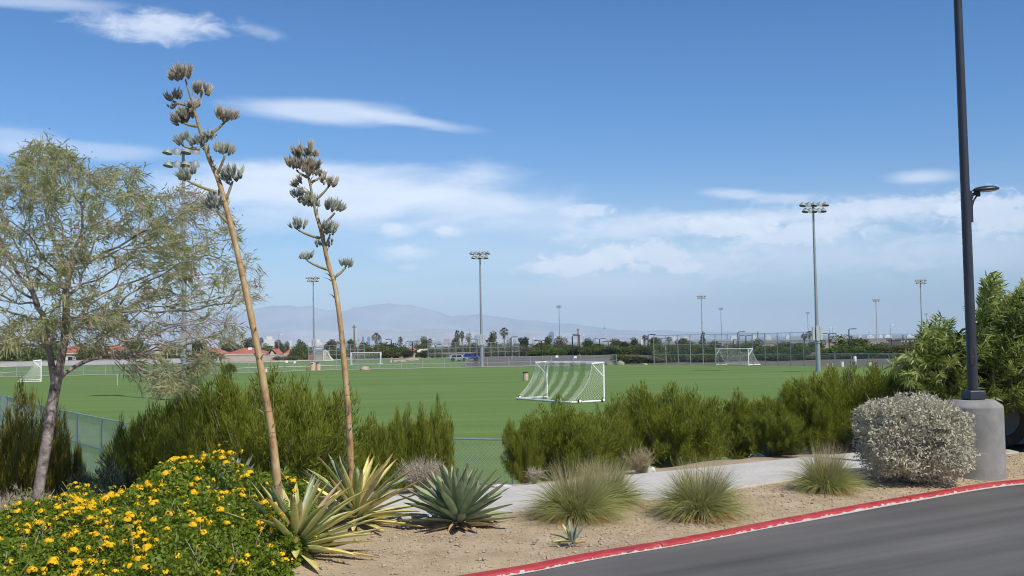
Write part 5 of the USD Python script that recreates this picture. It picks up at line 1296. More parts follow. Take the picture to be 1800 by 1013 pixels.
dry_tuft('dry_bush', 'dry pale grass patch left of the willow foot', 28, 880, 1.0, .42, 1400, 13, D=10.9)
dry_tuft('dry_bush', 'low brown dry brush right of the willow foot', 118, 868, .70, .34, 900, 14, 'twig_dry', D=11.3)
dry_tuft('dry_bush', 'tiny white dry weed at the path edge, left of the rusty clump', 940, 850, .16, .17, 120, 15)
def rock(label, px, py, s, m, seed, z=.06):
    p = at(px, py, z); q = trimesh.creation.icosphere(3); v = np.array(q.vertices)
    n = meshkit.noise(v * 1.6 + seed * 3.1, seed)
    v = v * (.7 + .6 * n)[:, None] * s
    tag(obj('rock', (v + [p[0], p[1], p[2]], np.array(q.faces)), m, smooth=35), label, 'rock')
rock('flat grey stone on the gravel in front of the green agave', 824, 943, (.052, .03, .02), 'rock_grey', 2)
rock('whitish stone behind the path right of the straw tuft', 1142, 830, (.07, .06, .075), 'rock_white', 3, .08)
rock('whitish flat stone at the path edge under the near fence end post', 882, 855, (.10, .05, .02), 'rock_white', 5, .10)
rock('small dark stone on the gravel left of the small agave', 939, 953, (.017, .014, .012), 'rock_grey', 6)
rock('small brown stone on the gravel below the green agave', 851, 983, (.013, .012, .011), 'bark_dry', 7)

# ------------------------------------------------------------------ silver bush
def silver(label, px, py, w, d, h, seed):
    r = np.random.default_rng(seed); b = at(px, py, .07); t = thing('silver_bush', label, 'shrub', b)
    n = 26000
    dd = unit(r.normal(size=(n, 3))); dd[:, 2] = np.abs(dd[:, 2]) * np.where(r.random(n) < .38, -1, 1)
    lump = meshkit.fbm(dd * 2.6 + 3, 4, 5)
    rad = (r.uniform(.30, 1, n) ** .36) * (.66 + .62 * lump)
    sq = np.sign(dd) * np.abs(dd) ** .80; sq /= np.max(np.abs(sq), axis=1, keepdims=True) ** .20
    P = sq * rad[:, None] * [w / 2, d / 2, h / 2] + [0, 0, h * .50]
    keep = (meshkit.noise(P * 15, 9) > .34) & (P[:, 2] > -.03)
    P, dd = P[keep], dd[keep]; n = len(P)
    P[:, 2] = np.maximum(P[:, 2], r.uniform(.01, .05, n))
    cl = unit(r.normal(size=(n, 3)))
    MB().add(*blades(P, unit(dd) * .7 + cl + [0, 0, .3], r.uniform(.022, .045, n), r.uniform(.012, .021, n), (0, 0, -.1), 2, r, peak=.45)).build('foliage', 'leaf_brittle', t)
    mb = MB()
    for i in range(150):
        k = r.integers(0, n); e = P[k] * [1.04, 1.04, 1.03]; s = np.array([e[0] * .15, e[1] * .15, 0])
        mb.tube([s, s * .4 + e * .6 + [0, 0, -.06 + .1 * r.random()], e], [.008, .005, .002], 4, caps=False)
    mb.build('stem', 'bark_dry', t)
    k = 1100; i = r.integers(0, n, k)
    MB().add(*blades(P[i], unit(dd[i]) + [0, 0, .5] + r.normal(size=(k, 3)) * .3, r.uniform(.05, .13, k), .0055, (0, 0, 0), 2, r)).build('dry_stalks', 'grass_dry', t, kind='stuff')
silver('rounded silvery grey bush left of the concrete lamp base', 1608, 846, 1.10, .98, .86, 21)

# ------------------------------------------------------------------ agaves
def agave_leaf(L, W, curve_, fold, seg=9, tip=1.0):
    """a thick channelled leaf along +x, rising in z: 5 points across. Returns v, quads, uv"""
    ts = np.linspace(0, 1, seg + 1)
    wid = W * np.where(ts < .45, .62 + .38 * np.sin(ts / .45 * math.pi / 2), np.cos((ts - .45) / .55 * math.pi / 2) ** .8 + .015)
    thick = W * .16 * (1 - ts) ** .6 + .002
    ang = curve_ * ts
    dx = np.cumsum(np.concatenate([[0], np.cos((ang[1:] + ang[:-1]) / 2)])) * L / seg
    dz = np.cumsum(np.concatenate([[0], np.sin((ang[1:] + ang[:-1]) / 2)])) * L / seg
    us = np.array([-1, -.5, 0, .5, 1.0])
    V, UV = [], []
    for side in (1, -1):
        for u in us:
            up = fold * wid * .5 * abs(u) ** 1.6 + (0 if side > 0 else -thick * (1 - abs(u) ** 2) - .0015)
            V.append(np.stack([dx - np.sin(ang) * up, u * wid / 2, dz + np.cos(ang) * up], 1)); UV.append(np.stack([0 * ts + (u + 1) / 2, ts], 1))
    V, UV = np.array(V), np.array(UV)      # 10, seg+1, 3
    n = seg + 1; idx = np.arange(10 * n).reshape(10, n); Q = []
    for a in range(4):
        for i in range(seg):
            Q.append([idx[a, i], idx[a, i + 1], idx[a + 1, i + 1], idx[a + 1, i]])
            Q.append([idx[5 + a, i], idx[5 + a + 1, i], idx[5 + a + 1, i + 1], idx[5 + a, i + 1]])
    for i in range(seg):
        Q.append([idx[0, i], idx[5, i], idx[5, i + 1], idx[0, i + 1]]); Q.append([idx[4, i], idx[4, i + 1], idx[9, i + 1], idx[9, i]])
    return V.reshape(-1, 3), np.array(Q), UV.reshape(-1, 2)
def place_leaf(parent, az, el, L, W, cv, fold, r0, z0, m, twist=0.0, name='leaf', label=None):
    v, q, uv = agave_leaf(L, W, cv, fold)
    v = v @ rot_x(twist).T
    v = v @ rot_y(-el).T + [r0, 0, z0]
    v = v @ rot_z(az).T
    return obj(name, (v, q), m, parent, smooth=True, uv=uv, label=label)
def rosette(t, n, L, W, seed, mats, el=(.05, 1.35), z=.10, r0=.05, az0=None, curl=(-.15, .3)):
    r = np.random.default_rng(seed)
    for i in range(n):
        f = i / max(1, n - 1)
        az = i * 2.399963 + r.normal() * .12
        e = el[1] + (el[0] - el[1]) * f ** .85 + r.normal() * .05
        l = L * (.72 + .30 * math.sin(min(1, f * 1.25) * math.pi * .75)) * r.uniform(.88, 1.08)
        m = mats(f, az, r)
        place_leaf(t, az, e, l, W * r.uniform(.85, 1.1), r.uniform(*curl) * (1 if f < .6 else .6) - .10 * f, .55 * (1 - .3 * f), r0 * (.3 + f), z * (1 - .8 * f) + .015, m, r.normal() * .12)
b = at(806, 926, .07)
t = thing('agave', 'full green agave rosette in front of the path, right of the two flower stalks', 'agave', b)
rosette(t, 62, .46, .068, 51, lambda f, a, r: 'agave_green', (.12, 1.42), .15, .06, curl=(-.05, .22))
r = np.random.default_rng(9)
for i in range(16):
    place_leaf(t, i * .41 + r.normal() * .2, -.02 + r.uniform(-.02, .06), r.uniform(.18, .34), .045, r.uniform(-.3, .2), .9, .05, .02, 'agave_dead', r.normal() * .4, 'dead_leaf')
b = at(1006, 956, .05)
t = thing('agave', 'tiny young agave of a few leaves on the gravel near the kerb', 'agave', b)
for az, el, L, W, cv, m in ((2.5, .95, .15, .030, .1, 'agave_olive'), (2.0, 1.35, .17, .030, .0, 'agave_blue'), (.5, 1.25, .13, .030, .1, 'agave_blue'), (.3, .85, .17, .022, .1, 'agave_blue'),
                            (2.95, .55, .16, .022, -.5, 'agave_blue'), (3.5, .12, .16, .026, -.2, 'agave_olive'), (4.4, 1.1, .10, .028, 0, 'agave_blue')):
    place_leaf(t, az, el, L, W, cv, .7, .012, .02, m)
for i in range(9):
    place_leaf(t, i * .7 + .2, .02, .09, .016, .1, .6, .02, .012, 'agave_dead', .3, 'dead_leaf')
b = atD(402, 868, 9.75)
t = thing('agave', 'blue green agave with broad upright leaves among the yellow flowers', 'agave', (b[0], b[1], .08))
rosette(t, 24, .45, .075, 53, lambda f, a, r: 'agave_blue', (.75, 1.5), .16, .05)

plain('node_brown', (.24, .15, .08), .8)
def bulbils(mb, c, R, r, up=(0, 0, 1)):
    """one head: many stubby pointed plantlets packed in a cup, their leaves curling outwards and up"""
    up = unit(np.array(up, float))
    e = unit(np.cross(up, [.3, 1, .1])); g = np.cross(up, e)
    k = max(7, int(20 * (R / .08)))
    for j in range(k):
        a, q = r.uniform(0, 6.283), r.uniform(0, 1) ** .5
        out = e * math.cos(a) + g * math.sin(a)
        o = c + out * q * R * .62 + up * R * (r.uniform(-.42, .05) + .12 * q)
        n2 = 9; a2 = r.uniform(0, 6.283, n2)
        rd = np.cos(a2)[:, None] * e + np.sin(a2)[:, None] * g
        dd = up * r.uniform(.55, 1.3, n2)[:, None] + rd * .5 + out * q * .75
        L = r.uniform(.45, .95, n2) * R * .78
        side = unit(np.cross(dd, r.normal(size=(n2, 3))))
        droop = up * .22 - rd * .10 - out * q * .12
        mb.add(*blades(np.repeat(o[None], n2, 0), dd, L, R * .15, droop, 4, r, side, peak=.3))
        mb.add(*blades(np.repeat(o[None], n2, 0), dd, L * .97, R * .11, droop, 4, r, np.cross(unit(dd), side), peak=.3))
def flower_stalk(label, foot_px, D, path, widths, heads, seed, dry_top):
    r = np.random.default_rng(seed)
    b = at(*foot_px, .07); D = b[1]
    t = thing('agave', label, 'agave', b)
    P = np.array([atD(x, y, D) for x, y in path]) - b
    from scipy.interpolate import CubicSpline
    s = np.linspace(0, 1, len(P)); cs = CubicSpline(s, P); ss = np.linspace(0, 1, 46)
    C = cs(ss); W = np.interp(ss, s, np.array(widths) * D / FPX / 2) * .64
    cut = int(46 * .66)
    W1 = W.copy(); W1[::5] *= 1.10; W1[1::5] *= 1.03
    MB().tube(C[:cut + 1], W1[:cut + 1], 14).build('stalk', 'stalk_ochre', t, smooth=True)
    MB().tube(C[cut:], W1[cut:], 12).build('upper_stalk', 'stalk_green', t, smooth=True)
    for i in range(3, 44):      # weathered leaf scars
        if r.random() < .66: continue
        tn = unit(C[i + 1] - C[i]); i0 = C[i] + (C[i + 1] - C[i]) * r.uniform(-.5, .5)
        MB().tube([i0 - tn * .004, i0, i0 + tn * .005], np.array([1.0, 1.04, 1.0]) * W[i] * 1.012, 14, caps=False).build('node_ring', 'node_brown', t, smooth=True)
    for k in range(34):       # papery bracts at the joints
        i = int(r.integers(2, 42)); a = r.uniform(0, 6.28)
        tn = unit(C[i + 1] - C[i]); e = unit(np.cross(tn, [math.cos(a), math.sin(a), .1]))
        o = C[i] + e * W[i] * .95
        MB().add(*blades([o], [tn + e * r.uniform(.2, .9)], r.uniform(.05, .10), .022, e * .3 - tn * .2, 3, r, np.array([np.cross(tn, e)]))).build('bract', 'bract', t)
    for hx, hy, R_, ax, ay in heads:
        c = atD(hx, hy, D) - b; R = R_ * D / FPX
        c = c + [0, r.uniform(-1, 1) * .06, 0]
        br = part(t, 'branch')
        if ax:
            a = atD(ax, ay, D) - b
            mid = a * .45 + c * .55 + [0, 0, -.035]
            tt = np.linspace(0, 1, 8)[:, None]
            cc = (1 - tt) ** 2 * a + 2 * tt * (1 - tt) * mid + tt ** 2 * (c - [0, 0, R * .5])
            MB().tube(cc, np.linspace(.013, .008, 8), 7).build('branchlet', 'stalk_green', br, smooth=True)
            up = unit(np.array([0, 0, 1.0]) + .35 * unit(c - a))
        else: up = np.array([0, 0, 1.0])
        mb = MB(); bulbils(mb, c, R * 1.42 * r.uniform(.85, 1.12), r, up=up + r.normal(size=3) * .18)
        mb.build('bulbil_head', 'bulbil_dry' if hy < dry_top else 'bulbil', br, uv=True, kind='stuff')
    return t, r
def yellow_mats(f, a, r):
    q = r.random()
    if f > .8: return 'agave_yellow' if q < .75 else 'agave_dead'
    right = math.cos(a)
    if q < .20 + .14 * right: return 'agave_yellow'
    return 'agave_pink' if q > .93 else 'agave_green' if q < .42 else 'agave_olive'
t, r = flower_stalk('yellowing agave in front with the taller leaning flower stalk', (520, 978), 0,
    [(505, 970), (492, 890), (479, 770), (466, 690), (452, 610), (436, 530), (414, 430), (399, 370), (385, 320), (371, 287), (362, 262), (351, 227), (344, 203), (333, 165), (326, 140)],
    [24, 22, 20, 19, 18, 17, 15.5, 14, 12.5, 12, 11, 9, 8, 5, 4],
    [(321, 136, 18, None, None), (352, 158, 17, 337, 180), (302, 170, 14, 338, 185), (297, 184, 7, 310, 180), (340, 186, 14, None, None), (320, 206, 17, 348, 222), (330, 196, 12, None, None), (394, 203, 17, 364, 240), (322, 250, 13, 352, 262),
     (348, 250, 18, None, None), (368, 240, 13, None, None), (398, 267, 18, 381, 308), (332, 311, 16, 382, 338), (408, 309, 18, 397, 350), (380, 360, 18, 402, 392), (376, 340, 11, None, None)], 61, 215)
rosette(t, 70, .60, .054, 71, yellow_mats, (-.03, 1.15), .14, .05, curl=(-.35, .15))
t, r = flower_stalk('yellowing agave behind with the shorter flower stalk', (628, 925), 0,
    [(621, 915), (617, 830), (613, 745), (607, 660), (599, 575), (589, 505), (580, 474), (571, 437), (566, 412), (559, 387), (553, 365), (548, 339), (543, 314), (539, 290), (536, 275)],
    [20, 18, 16.5, 15.5, 14, 12.5, 12, 11, 11, 10, 8, 7, 6, 4, 3],
    [(532, 266, 17, None, None), (553, 271, 8, 542, 300), (520, 291, 15, 541, 312), (549, 291, 14, None, None), (546, 306, 12, None, None), (562, 304, 10, 545, 320), (522, 322, 14, 548, 341), (577, 321, 14, 556, 350),
     (538, 353, 18, None, None), (524, 344, 13, 551, 360), (551, 358, 13, None, None), (590, 367, 17, 566, 397), (525, 398, 14, 563, 419), (582, 405, 17, 573, 432), (561, 431, 8, None, None), (577, 430, 8, None, None), (541, 452, 13, 576, 474), (606, 464, 12, 587, 488)], 62, 330)
rosette(t, 66, .60, .054, 72, yellow_mats, (-.03, 1.2), .16, .05, curl=(-.35, .15))

# ------------------------------------------------------------------ yellow-flowered shrub at the left
def lantana():
    r = np.random.default_rng(81)
    # skyline of the shrub in the picture, as a height field over the ground
    sky_ = [(-260, 880), (-60, 868), (0, 862), (60, 855), (120, 848), (190, 838), (240, 820), (290, 800), (340, 792), (400, 800), (440, 812), (480, 818), (520, 826), (548, 836), (566, 860), (580, 900), (586, 960)]
    t = thing('flowering_shrub', 'wide green shrub covered with yellow flower clusters at the lower left', 'shrub')
    base, dirs, fl = [], [], []
    n = 78000
    D0 = lambda x: np.interp(x, [-300, 0, 300, 560], [5.9, 6.1, 6.5, 7.2])
    D1 = lambda x: np.interp(x, [-300, 0, 300, 560], [8.4, 8.6, 9.1, 8.5])
    px = r.uniform(-250, 585, n); s = r.uniform(0, 1, n)
    Dd = D0(px) + (D1(px) - D0(px)) * s
    X = np.array([ray(a, 800)[0] for a in px]) * Dd
    ztop = np.array([atD(a, b, c)[2] for a, b, c in zip(px, np.interp(px, [q[0] for q in sky_], [q[1] for q in sky_]), D1(px))])
    prof = np.where(s < .72, np.sin(np.clip(s / .72, 0, 1) * math.pi / 2) ** .55, np.cos((s - .72) / .28 * math.pi / 2) ** .35)
    edge = np.clip((np.interp(s, [0, .35, 1], [490, 525, 590]) + 40 * (meshkit.noise(np.stack([Dd * 5, X * 3, 0 * X], -1), 4) - .5) - px) / 60, 0, 1) ** .5
    ztop = np.maximum(ztop - .15, .2) * (.42 + .58 * (.25 + .75 * s / .72).clip(0, 1)) 
    bumps = meshkit.fbm(np.stack([X * 2.3, Dd * 2.3, 0 * X], -1), 4, 3) - .5
    h = np.maximum(.05, (ztop * np.minimum(prof + .25, 1) + bumps * .42) * edge)
    dep = r.uniform(0, 1, n) ** 2.4
    z = h * (1 - dep * .8)
    P = np.stack([X, Dd, z + .03], 1)
    keep = edge > .02
    P, px, dep, X, Dd = P[keep], px[keep], dep[keep], X[keep], Dd[keep]; n = len(P)
    up = r.normal(size=(n, 3)) * .75 + [0, -.35, .55]
    L = r.uniform(.022, .046, n)
    MB().add(*blades(P, up, L, L * r.uniform(.5, .68, n), (0, 0, -.25), 3, r, peak=.4)).build('foliage', 'leaf_lantana', t, kind='stuff')
    # woody shoots that stick out of the top
    st, sp, sd = MB(), [], []
    for i in range(190):
        k = int(r.integers(0, n)); o = P[k] * [1, 1, .8]; d = unit(np.array([r.normal() * .35, r.normal() * .3, 1.0])); ln = r.uniform(.10, .26)
        c = o + d * np.linspace(0, ln, 5)[:, None] + np.array([r.normal(), r.normal(), 0]) * .03 * np.linspace(0, 1, 5)[:, None] ** 2
        st.tube(c, np.linspace(.004, .0018, 5), 4, caps=False)
        for q in np.linspace(.25, 1, 9): sp.append(o + d * ln * q); sd.append(d * .4 + unit(r.normal(size=3)))
    st.build('shoot', 'bark_dry', t, kind='stuff')
    sp, sd = np.array(sp), np.array(sd); L = r.uniform(.025, .045, len(sp))
    MB().add(*blades(sp, sd, L, L * .55, (0, 0, -.2), 3, r, peak=.4)).build('shoot_leaves', 'leaf_lantana', t, kind='stuff')
    # flower heads: domes of small florets, single parts
    ok = np.where((dep < .05))[0]
    wgt = np.clip(meshkit.fbm(np.stack([X[ok] * 1.6 + 9, Dd[ok] * 1.6, 0 * ok], -1), 3, 8) - .26, .05, 1) ** 1.0 * np.interp(px[ok], [0, 330, 420, 585], [1, 1, .55, .35])
    pick = r.choice(ok, 298, replace=False, p=wgt / wgt.sum())
    for k in pick:
        for c in range(1):
            c0 = P[k] + [r.normal() * .02, -.012 + r.normal() * .01, .022]
            m = int(r.integers(20, 30)); R = r.uniform(.018, .032)
            d = unit(r.normal(size=(m, 3))); d[:, 2] = np.abs(d[:, 2]) * .8 + .05; d[:, 1] -= .1; d = unit(d)
            o = c0 + d * R * [1, 1, .75]
            mb = MB()
            for q in range(2):     # each floret: crossed pairs of petals
                tan = unit(np.cross(d, r.normal(size=(m, 3))))
                mb.add(*blades(o - tan * R * .36, tan + d * .12, R * .75, R * .6, (0, 0, 0), 2, r, np.cross(d, tan), peak=.5))
            mb.build('flower_head', 'floret_yellow', t)
    small = MB()      # the smaller and half-hidden clusters
    heads = pick
    for k in list(r.choice(heads, 330)) + list(r.choice(ok, 330, replace=False, p=wgt / wgt.sum())):
        c0 = P[k] + [r.normal() * .055, r.normal() * .055, r.normal() * .02]; m = int(r.integers(10, 20)); R = r.uniform(.012, .023)
        d = unit(r.normal(size=(m, 3)) + [0, -.3, .6]); o = c0 + d * R
        tan = unit(np.cross(d, r.normal(size=(m, 3))))
        small.add(*blades(o - tan * R * .36, tan + d * .12, R * .75, R * .6, (0, 0, 0), 2, r, np.cross(d, tan), peak=.5))
    small.build('small_flowers', 'floret_yellow', t, kind='stuff')
    return t
lantana()

# ------------------------------------------------------------------ trees with grown branches
def grow_tree(start, trunk, attract, step, infl, kill, seed, iters=160, bias=(0, 0, 0.0)):
    """space colonisation: returns nodes, parent index and radius weight"""
    r = np.random.default_rng(seed)
    N = [np.array(p, float) for p in trunk]; par = [-1] + list(range(len(trunk) - 1))
    A = attract.copy()
    for it in range(iters):
        if len(A) < 8: break
        T = cKDTree(np.array(N)); d, i = T.query(A)
        ok = d < infl
        if not ok.any(): break
        pulls = {}
        for a, k in zip(A[ok], i[ok]): pulls.setdefault(int(k), []).append(a)
        new = []
        for k, As in pulls.items():
            v = np.sum([unit(a - N[k]) for a in As], 0) + np.array(bias) + r.normal(size=3) * .25
            p = N[k] + unit(v) * step
            new.append((p, k))
        for p, k in new: N.append(p); par.append(k)
        T = cKDTree(np.array([p for p, _ in new])); d, _ = T.query(A); A = A[d > kill]
    N, par = np.array(N), np.array(par)
    ch = np.zeros(len(N))
    leafn = np.ones(len(N), bool); leafn[par[par >= 0]] = False
    w = np.where(leafn, 1.0, 0.0)
    for k in range(len(N) - 1, 0, -1): w[par[k]] += w[k]
    return N, par, w, leafn
def branch_mesh(N, par, w, r_end, expo, rmax, min_w=0, sides=(9, 6, 4)):
    """one smooth tube per unbroken chain of nodes"""
    kids = {}
    for k in range(1, len(N)): kids.setdefault(par[k], []).append(k)
    R = np.minimum(rmax, r_end * np.maximum(w, 1) ** expo)
    big, small = MB(), MB()
    starts = [(0, None)]
    while starts:
        k, pre = starts.pop()
        chain = [k] if pre is None else [pre, k]
        while k in kids:
            ks = sorted(kids[k], key=lambda c: -w[c])
            for c in ks[1:]: starts.append((c, k))
            k = ks[0]; chain.append(k)
        if len(chain) < 2: continue
        pts = N[chain].copy(); rad = R[chain].copy()
        if pre is not None: rad[0] = min(rad[0], rad[1] * 1.25)
        if len(pts) > 3: pts[1:-1] = (pts[:-2] + 2 * pts[1:-1] + pts[2:]) / 4
        (big if rad.max() > .012 else small).tube(pts, rad, sides[0] if rad.max() > .03 else sides[1] if rad.max() > .01 else sides[2], caps=False)
    return big, small
def willow():
    from shapely.geometry import Polygon, Point
    r = np.random.default_rng(91)
    poly = Polygon([(-160, 330), (-60, 268), (0, 300), (25, 262), (60, 247), (112, 252), (165, 286), (215, 292), (250, 300), (268, 345), (300, 332), (340, 322), (390, 345), (425, 410), (462, 455), (476, 500), (462, 535), (408, 540),
                    (425, 585), (408, 620), (372, 655), (330, 690), (285, 705), (250, 700), (228, 672), (205, 640), (168, 612), (120, 600), (40, 610), (-20, 640), (-90, 640), (-170, 560)])
    Dt = 11.2
    b = at(66, 872, .0); b = np.array([b[0], b[1], .0]); b = atD(66, 874, Dt)
    g = grd(b[0], b[1])
    t = thing('willow_tree', 'sparse willowy tree with leaning grey trunk at the left edge', 'tree', (b[0], b[1], b[2]))
    tr = [atD(x, y, Dt) - b for x, y in ((62, 905), (66, 870), (74, 825), (82, 780), (88, 740), (93, 705), (97, 675))]
    limbs = [[(96, 672), (90, 640), (84, 600), (80, 560)], [(97, 672), (108, 640), (113, 600), (118, 560), (116, 520)], [(97, 672), (112, 655), (135, 642), (155, 634)]]
    trunk = list(tr); par0 = [-1] + list(range(len(tr) - 1))
    A = []
    while len(A) < 3200:
        x, y = r.uniform(-170, 480), r.uniform(245, 712)
        if not poly.contains(Point(x, y)): continue
        dz = r.normal() * .55
        if y < 560 and r.random() < .25: continue
        dens = meshkit.noise(np.array([x / 62, y / 62, dz * 1.2 + 5]), 6)
        if dens < .30 + .12 * r.random(): continue
        if y > 650 and x < 230: continue
        A.append(atD(x, y, Dt + np.clip(dz, -1.2, 1.3)) - b)
    A = np.array(A)
    N = [np.array(p) for p in trunk]; par = par0
    for li, L in enumerate(limbs):
        k = len(tr) - 1
        off = (.0, -.25, .15)[li]
        for j, (x, y) in enumerate(L[1:]):
            N.append(atD(x, y, Dt + off * (j + 1) / len(L)) - b); par.append(k); k = len(N) - 1
    # grow from the limbs
    r2 = np.random.default_rng(5)
    for it in range(130):
        if len(A) < 8: break
        T = cKDTree(np.array(N[len(tr) - 1:])); d, i = T.query(A); i = i + len(tr) - 1
        ok = d < (2.5 if it < 25 else .6)
        if not ok.any(): break
        pulls = {}
        for a, k in zip(A[ok], i[ok]): pulls.setdefault(int(k), []).append(a)
        new = []
        for k, As in pulls.items():
            v = unit(np.sum([unit(a - N[k]) for a in As], 0)) + r2.normal(size=3) * .32
            new.append((N[k] + unit(v) * .075, k))
        for p, k in new: N.append(p); par.append(k)
        T = cKDTree(np.array([p for p, _ in new])); d, _ = T.query(A); A = A[d > .085]
    N, par = np.array(N), np.array(par)
    leafn = np.ones(len(N), bool); leafn[par[par >= 0]] = False
    w = np.where(leafn, 1.0, 0.0)
    for k in range(len(N) - 1, 0, -1): w[par[k]] += w[k]
    big, small = branch_mesh(N, par, w, .0022, .455, .066)
    big.build('trunk', 'bark_willow', t, smooth=True)
    small.build('twigs', 'twig_dry', t)
    # leaves hang along thin twigs
    thin = np.where((w <= 7) & (np.arange(len(N)) > 20))[0]
    clump = meshkit.fbm(N * 1.7 + 3, 3, 12)
    thin = thin[clump[thin] > .42]
    k = r.choice(thin, 22000, p=(np.clip(clump[thin] - .40, .02, 1) ** 1.2) / (np.clip(clump[thin] - .40, .02, 1) ** 1.2).sum())
    td = unit(N[k] - N[par[k]])
    P = N[k] + (N[par[k]] - N[k]) * r.uniform(0, 1, len(k))[:, None] + r.normal(size=(len(k), 3)) * .03
    d = td * .8 + r.normal(size=(len(k), 3)) * .55 + np.array([.22, 0, -.12])
    MB().add(*blades(P, d, r.uniform(.06, .125, len(k)), r.uniform(.010, .0155, len(k)), np.array([.06, 0, -.22]), 3, r, peak=.35)).build('foliage', 'leaf_willow', t, kind='stuff')
    # dry tangled twiglets
    k = r.choice(np.where(w <= 4)[0], 14000); td = unit(N[k] - N[np.maximum(par[k], 0)] + 1e-6)
    MB().add(*blades(N[k], td + r.normal(size=(len(k), 3)) * .8, r.uniform(.05, .16, len(k)), .0042, np.array([.1, 0, -.2]), 2, r)).build('dry_twiglets', 'twig_dry', t, kind='stuff')
    tips = np.where(leafn)[0]
    for c in r.choice(tips, 26, replace=False):
        mb = MB(); m = 6
        for j in range(m):
            mb.add(*blades(N[c] + r.normal(size=(1, 3)) * .010, r.normal(size=(1, 3)) + [0, 0, .3], .034, .017, (0, 0, -.2), 2, r, peak=.6))
        mb.build('blossom', 'blossom_pink', t)
    hi = tips[np.argsort(-(N[tips, 2] + .25 * N[tips, 0]))][:170]
    for c in r.choice(hi, 60, replace=False):
        mb = MB()
        for j in range(int(r.integers(2, 5))):
            o = N[c] + [r.uniform(-.02, .10), r.normal() * .03, r.uniform(0, .13)]
            mb.add(*blades([o], [r.normal(size=3) + [0, 0, -.2]], r.uniform(.014, .024), .012, (0, 0, 0), 2, r, peak=.5))
            mb.add(*blades([N[c]], [o - N[c]], np.linalg.norm(o - N[c]), .0016, (0, 0, 0), 1, r))
        mb.build('seed_pods', 'pod_dark', t)
    return t
willow()

def oleander():
    from shapely.geometry import Polygon, Point
    r = np.random.default_rng(95)
    t = thing('broadleaf_shrub', 'tall shrub with long glossy leaves behind the black lamp post at the right edge', 'shrub')
    poly = Polygon([(1575, 640), (1600, 612), (1622, 570), (1640, 566), (1652, 552), (1668, 560), (1690, 582), (1712, 590), (1722, 545), (1732, 505), (1736, 476), (1752, 482), (1770, 520), (1790, 508), (1812, 486), (1850, 470), (1960, 480), (2040, 560), (2040, 700), (1700, 715), (1640, 705), (1600, 690)])
    tips = []
    while len(tips) < 1250:
        x, y = r.uniform(1560, 2040), r.uniform(470, 715)
        if poly.contains(Point(x, y)): tips.append(atD(x, y, 14.0 + np.clip(r.normal() * .6, -.95, 1.1)))
    for x, y in ((1645, 556), (1655, 556), (1741, 480), (1752, 486), (1728, 540), (1620, 572), (1800, 498), (1690, 590), (1770, 525)): tips.append(atD(x, y, 14.3))
    for x, y in ((1566, 642), (1572, 634), (1585, 648), (1600, 660), (1628, 676)): tips.append(atD(x, y, 13.9))
    st, P, D, L, bright = MB(), [], [], [], []
    stems_ = []
    for i, tip in enumerate(tips):
        root = np.array([np.interp(tip[0], [4, 9], [5.0, 6.2]) + r.normal() * .15, 14.1 + r.normal() * .35, 0.05])
        mid = root * .45 + tip * .55 + np.array([0, 0, .12])
        if tip[0] < 5.35: mid = np.array([5.6, 14.3, tip[2] * .9])
        ts = np.linspace(0, 1, 9)[:, None]
        c = (1 - ts) ** 2 * root + 2 * ts * (1 - ts) * mid + ts ** 2 * tip
        if tip[0] > 5.55: c = c[5:]
        if i % 5 == 0 or i > 1245: st.tube(c, np.linspace(.016 if len(c) > 5 else .007, .004, len(c)), 5, caps=False)
        tn = unit(c[-1] - c[-2]); m = 30
        u = r.uniform(0, .42, m) ** 1.1
        o = tip - tn * u[:, None]
        e = unit(np.cross(tn + 0 * o, r.normal(size=(m, 3))))
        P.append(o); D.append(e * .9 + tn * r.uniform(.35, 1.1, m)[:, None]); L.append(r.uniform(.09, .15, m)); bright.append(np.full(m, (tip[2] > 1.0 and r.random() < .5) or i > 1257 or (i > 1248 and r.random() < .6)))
    P, D, L, bright = np.vstack(P), np.vstack(D), np.concatenate(L), np.concatenate(bright)
    st.build('stems', 'bark_tree', t, smooth=True, kind='stuff')
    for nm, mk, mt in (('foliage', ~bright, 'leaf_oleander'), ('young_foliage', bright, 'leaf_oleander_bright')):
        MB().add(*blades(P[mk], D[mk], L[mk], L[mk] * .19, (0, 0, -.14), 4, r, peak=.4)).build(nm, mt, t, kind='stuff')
oleander()

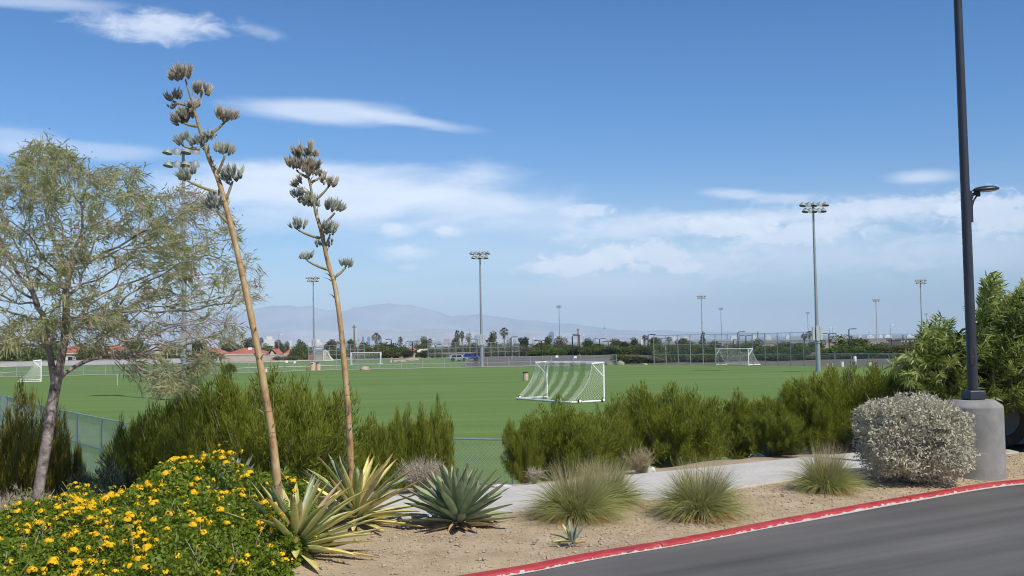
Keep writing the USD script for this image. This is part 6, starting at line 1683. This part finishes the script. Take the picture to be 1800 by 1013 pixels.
# ------------------------------------------------------------------ loose gravel and litter on the planting strip
def pebbles():
    r = np.random.default_rng(77); n = 17000
    x = r.uniform(-3.2, 6.5, n) ; tt = r.uniform(.02, .98, n)
    y0, y1 = kerb_y(x) + .115, walk_y0(x)
    y = y0 + (y1 - y0) * tt
    z = bed_z(x, y, tt)
    s = np.clip(r.lognormal(math.log(.0056), .5, n), .003, .022)
    o = np.array([[1, 0, 0], [-1, 0, 0], [0, 1, 0], [0, -1, 0], [0, 0, 1], [0, 0, -1.0]])
    f = np.array([[0, 2, 4], [2, 1, 4], [1, 3, 4], [3, 0, 4], [2, 0, 5], [1, 2, 5], [3, 1, 5], [0, 3, 5]])
    V = o[None] * (s[:, None] * r.uniform(.7, 1.3, (n, 3)))[:, None] * [1, 1, .7]
    V = V + r.normal(size=V.shape) * (s * .18)[:, None, None]
    V = V + np.stack([x, y, z + s * .25], 1)[:, None]
    tag(obj('gravel', (V.reshape(-1, 3), (f[None] + (np.arange(n) * 6)[:, None, None]).reshape(-1, 3)), 'pebble'), kind='stuff')
leaf('pebble', [(.36, .28, .20), (.47, .38, .28), (.28, .22, .17), (.60, .54, .46), (.40, .30, .22), (.20, .17, .15)], .9, 0)
pebbles()
def litter():
    r = np.random.default_rng(78)
    c = [(804, 945, 60, 200), (1012, 962, 40, 90), (1040, 925, 60, 160), (700, 975, 50, 160), (1236, 920, 50, 120), (1450, 870, 50, 160), (1600, 850, 60, 160), (1200, 930, 260, 160), (900, 950, 200, 120)]
    P = []
    for x, y, w, n in c:
        for _ in range(n):
            q = at(x + r.normal() * w, y + abs(r.normal()) * 6 - 4, .06); 
            if kerb_y(q[0]) + .15 < q[1] < walk_y0(q[0]): P.append(q + [0, 0, .012])
    P = np.array(P); n = len(P); a = r.uniform(0, 6.28, n)
    tag(obj('leaf_litter', blades(P, np.stack([np.cos(a), np.sin(a), r.uniform(-.1, .25, n)], 1), r.uniform(.012, .04, n), r.uniform(.003, .007, n), (0, 0, -.1), 2, r, peak=.4)[:2], 'twig_dry'), kind='stuff')
litter()

# ------------------------------------------------------------------ air
b = trimesh.creation.box([46000, 32000, 760]); b.apply_translation([0, 9500, -60 + 380])
tag(obj('haze', (np.array(b.vertices), np.array(b.faces)), 'haze_air'), kind='stuff')
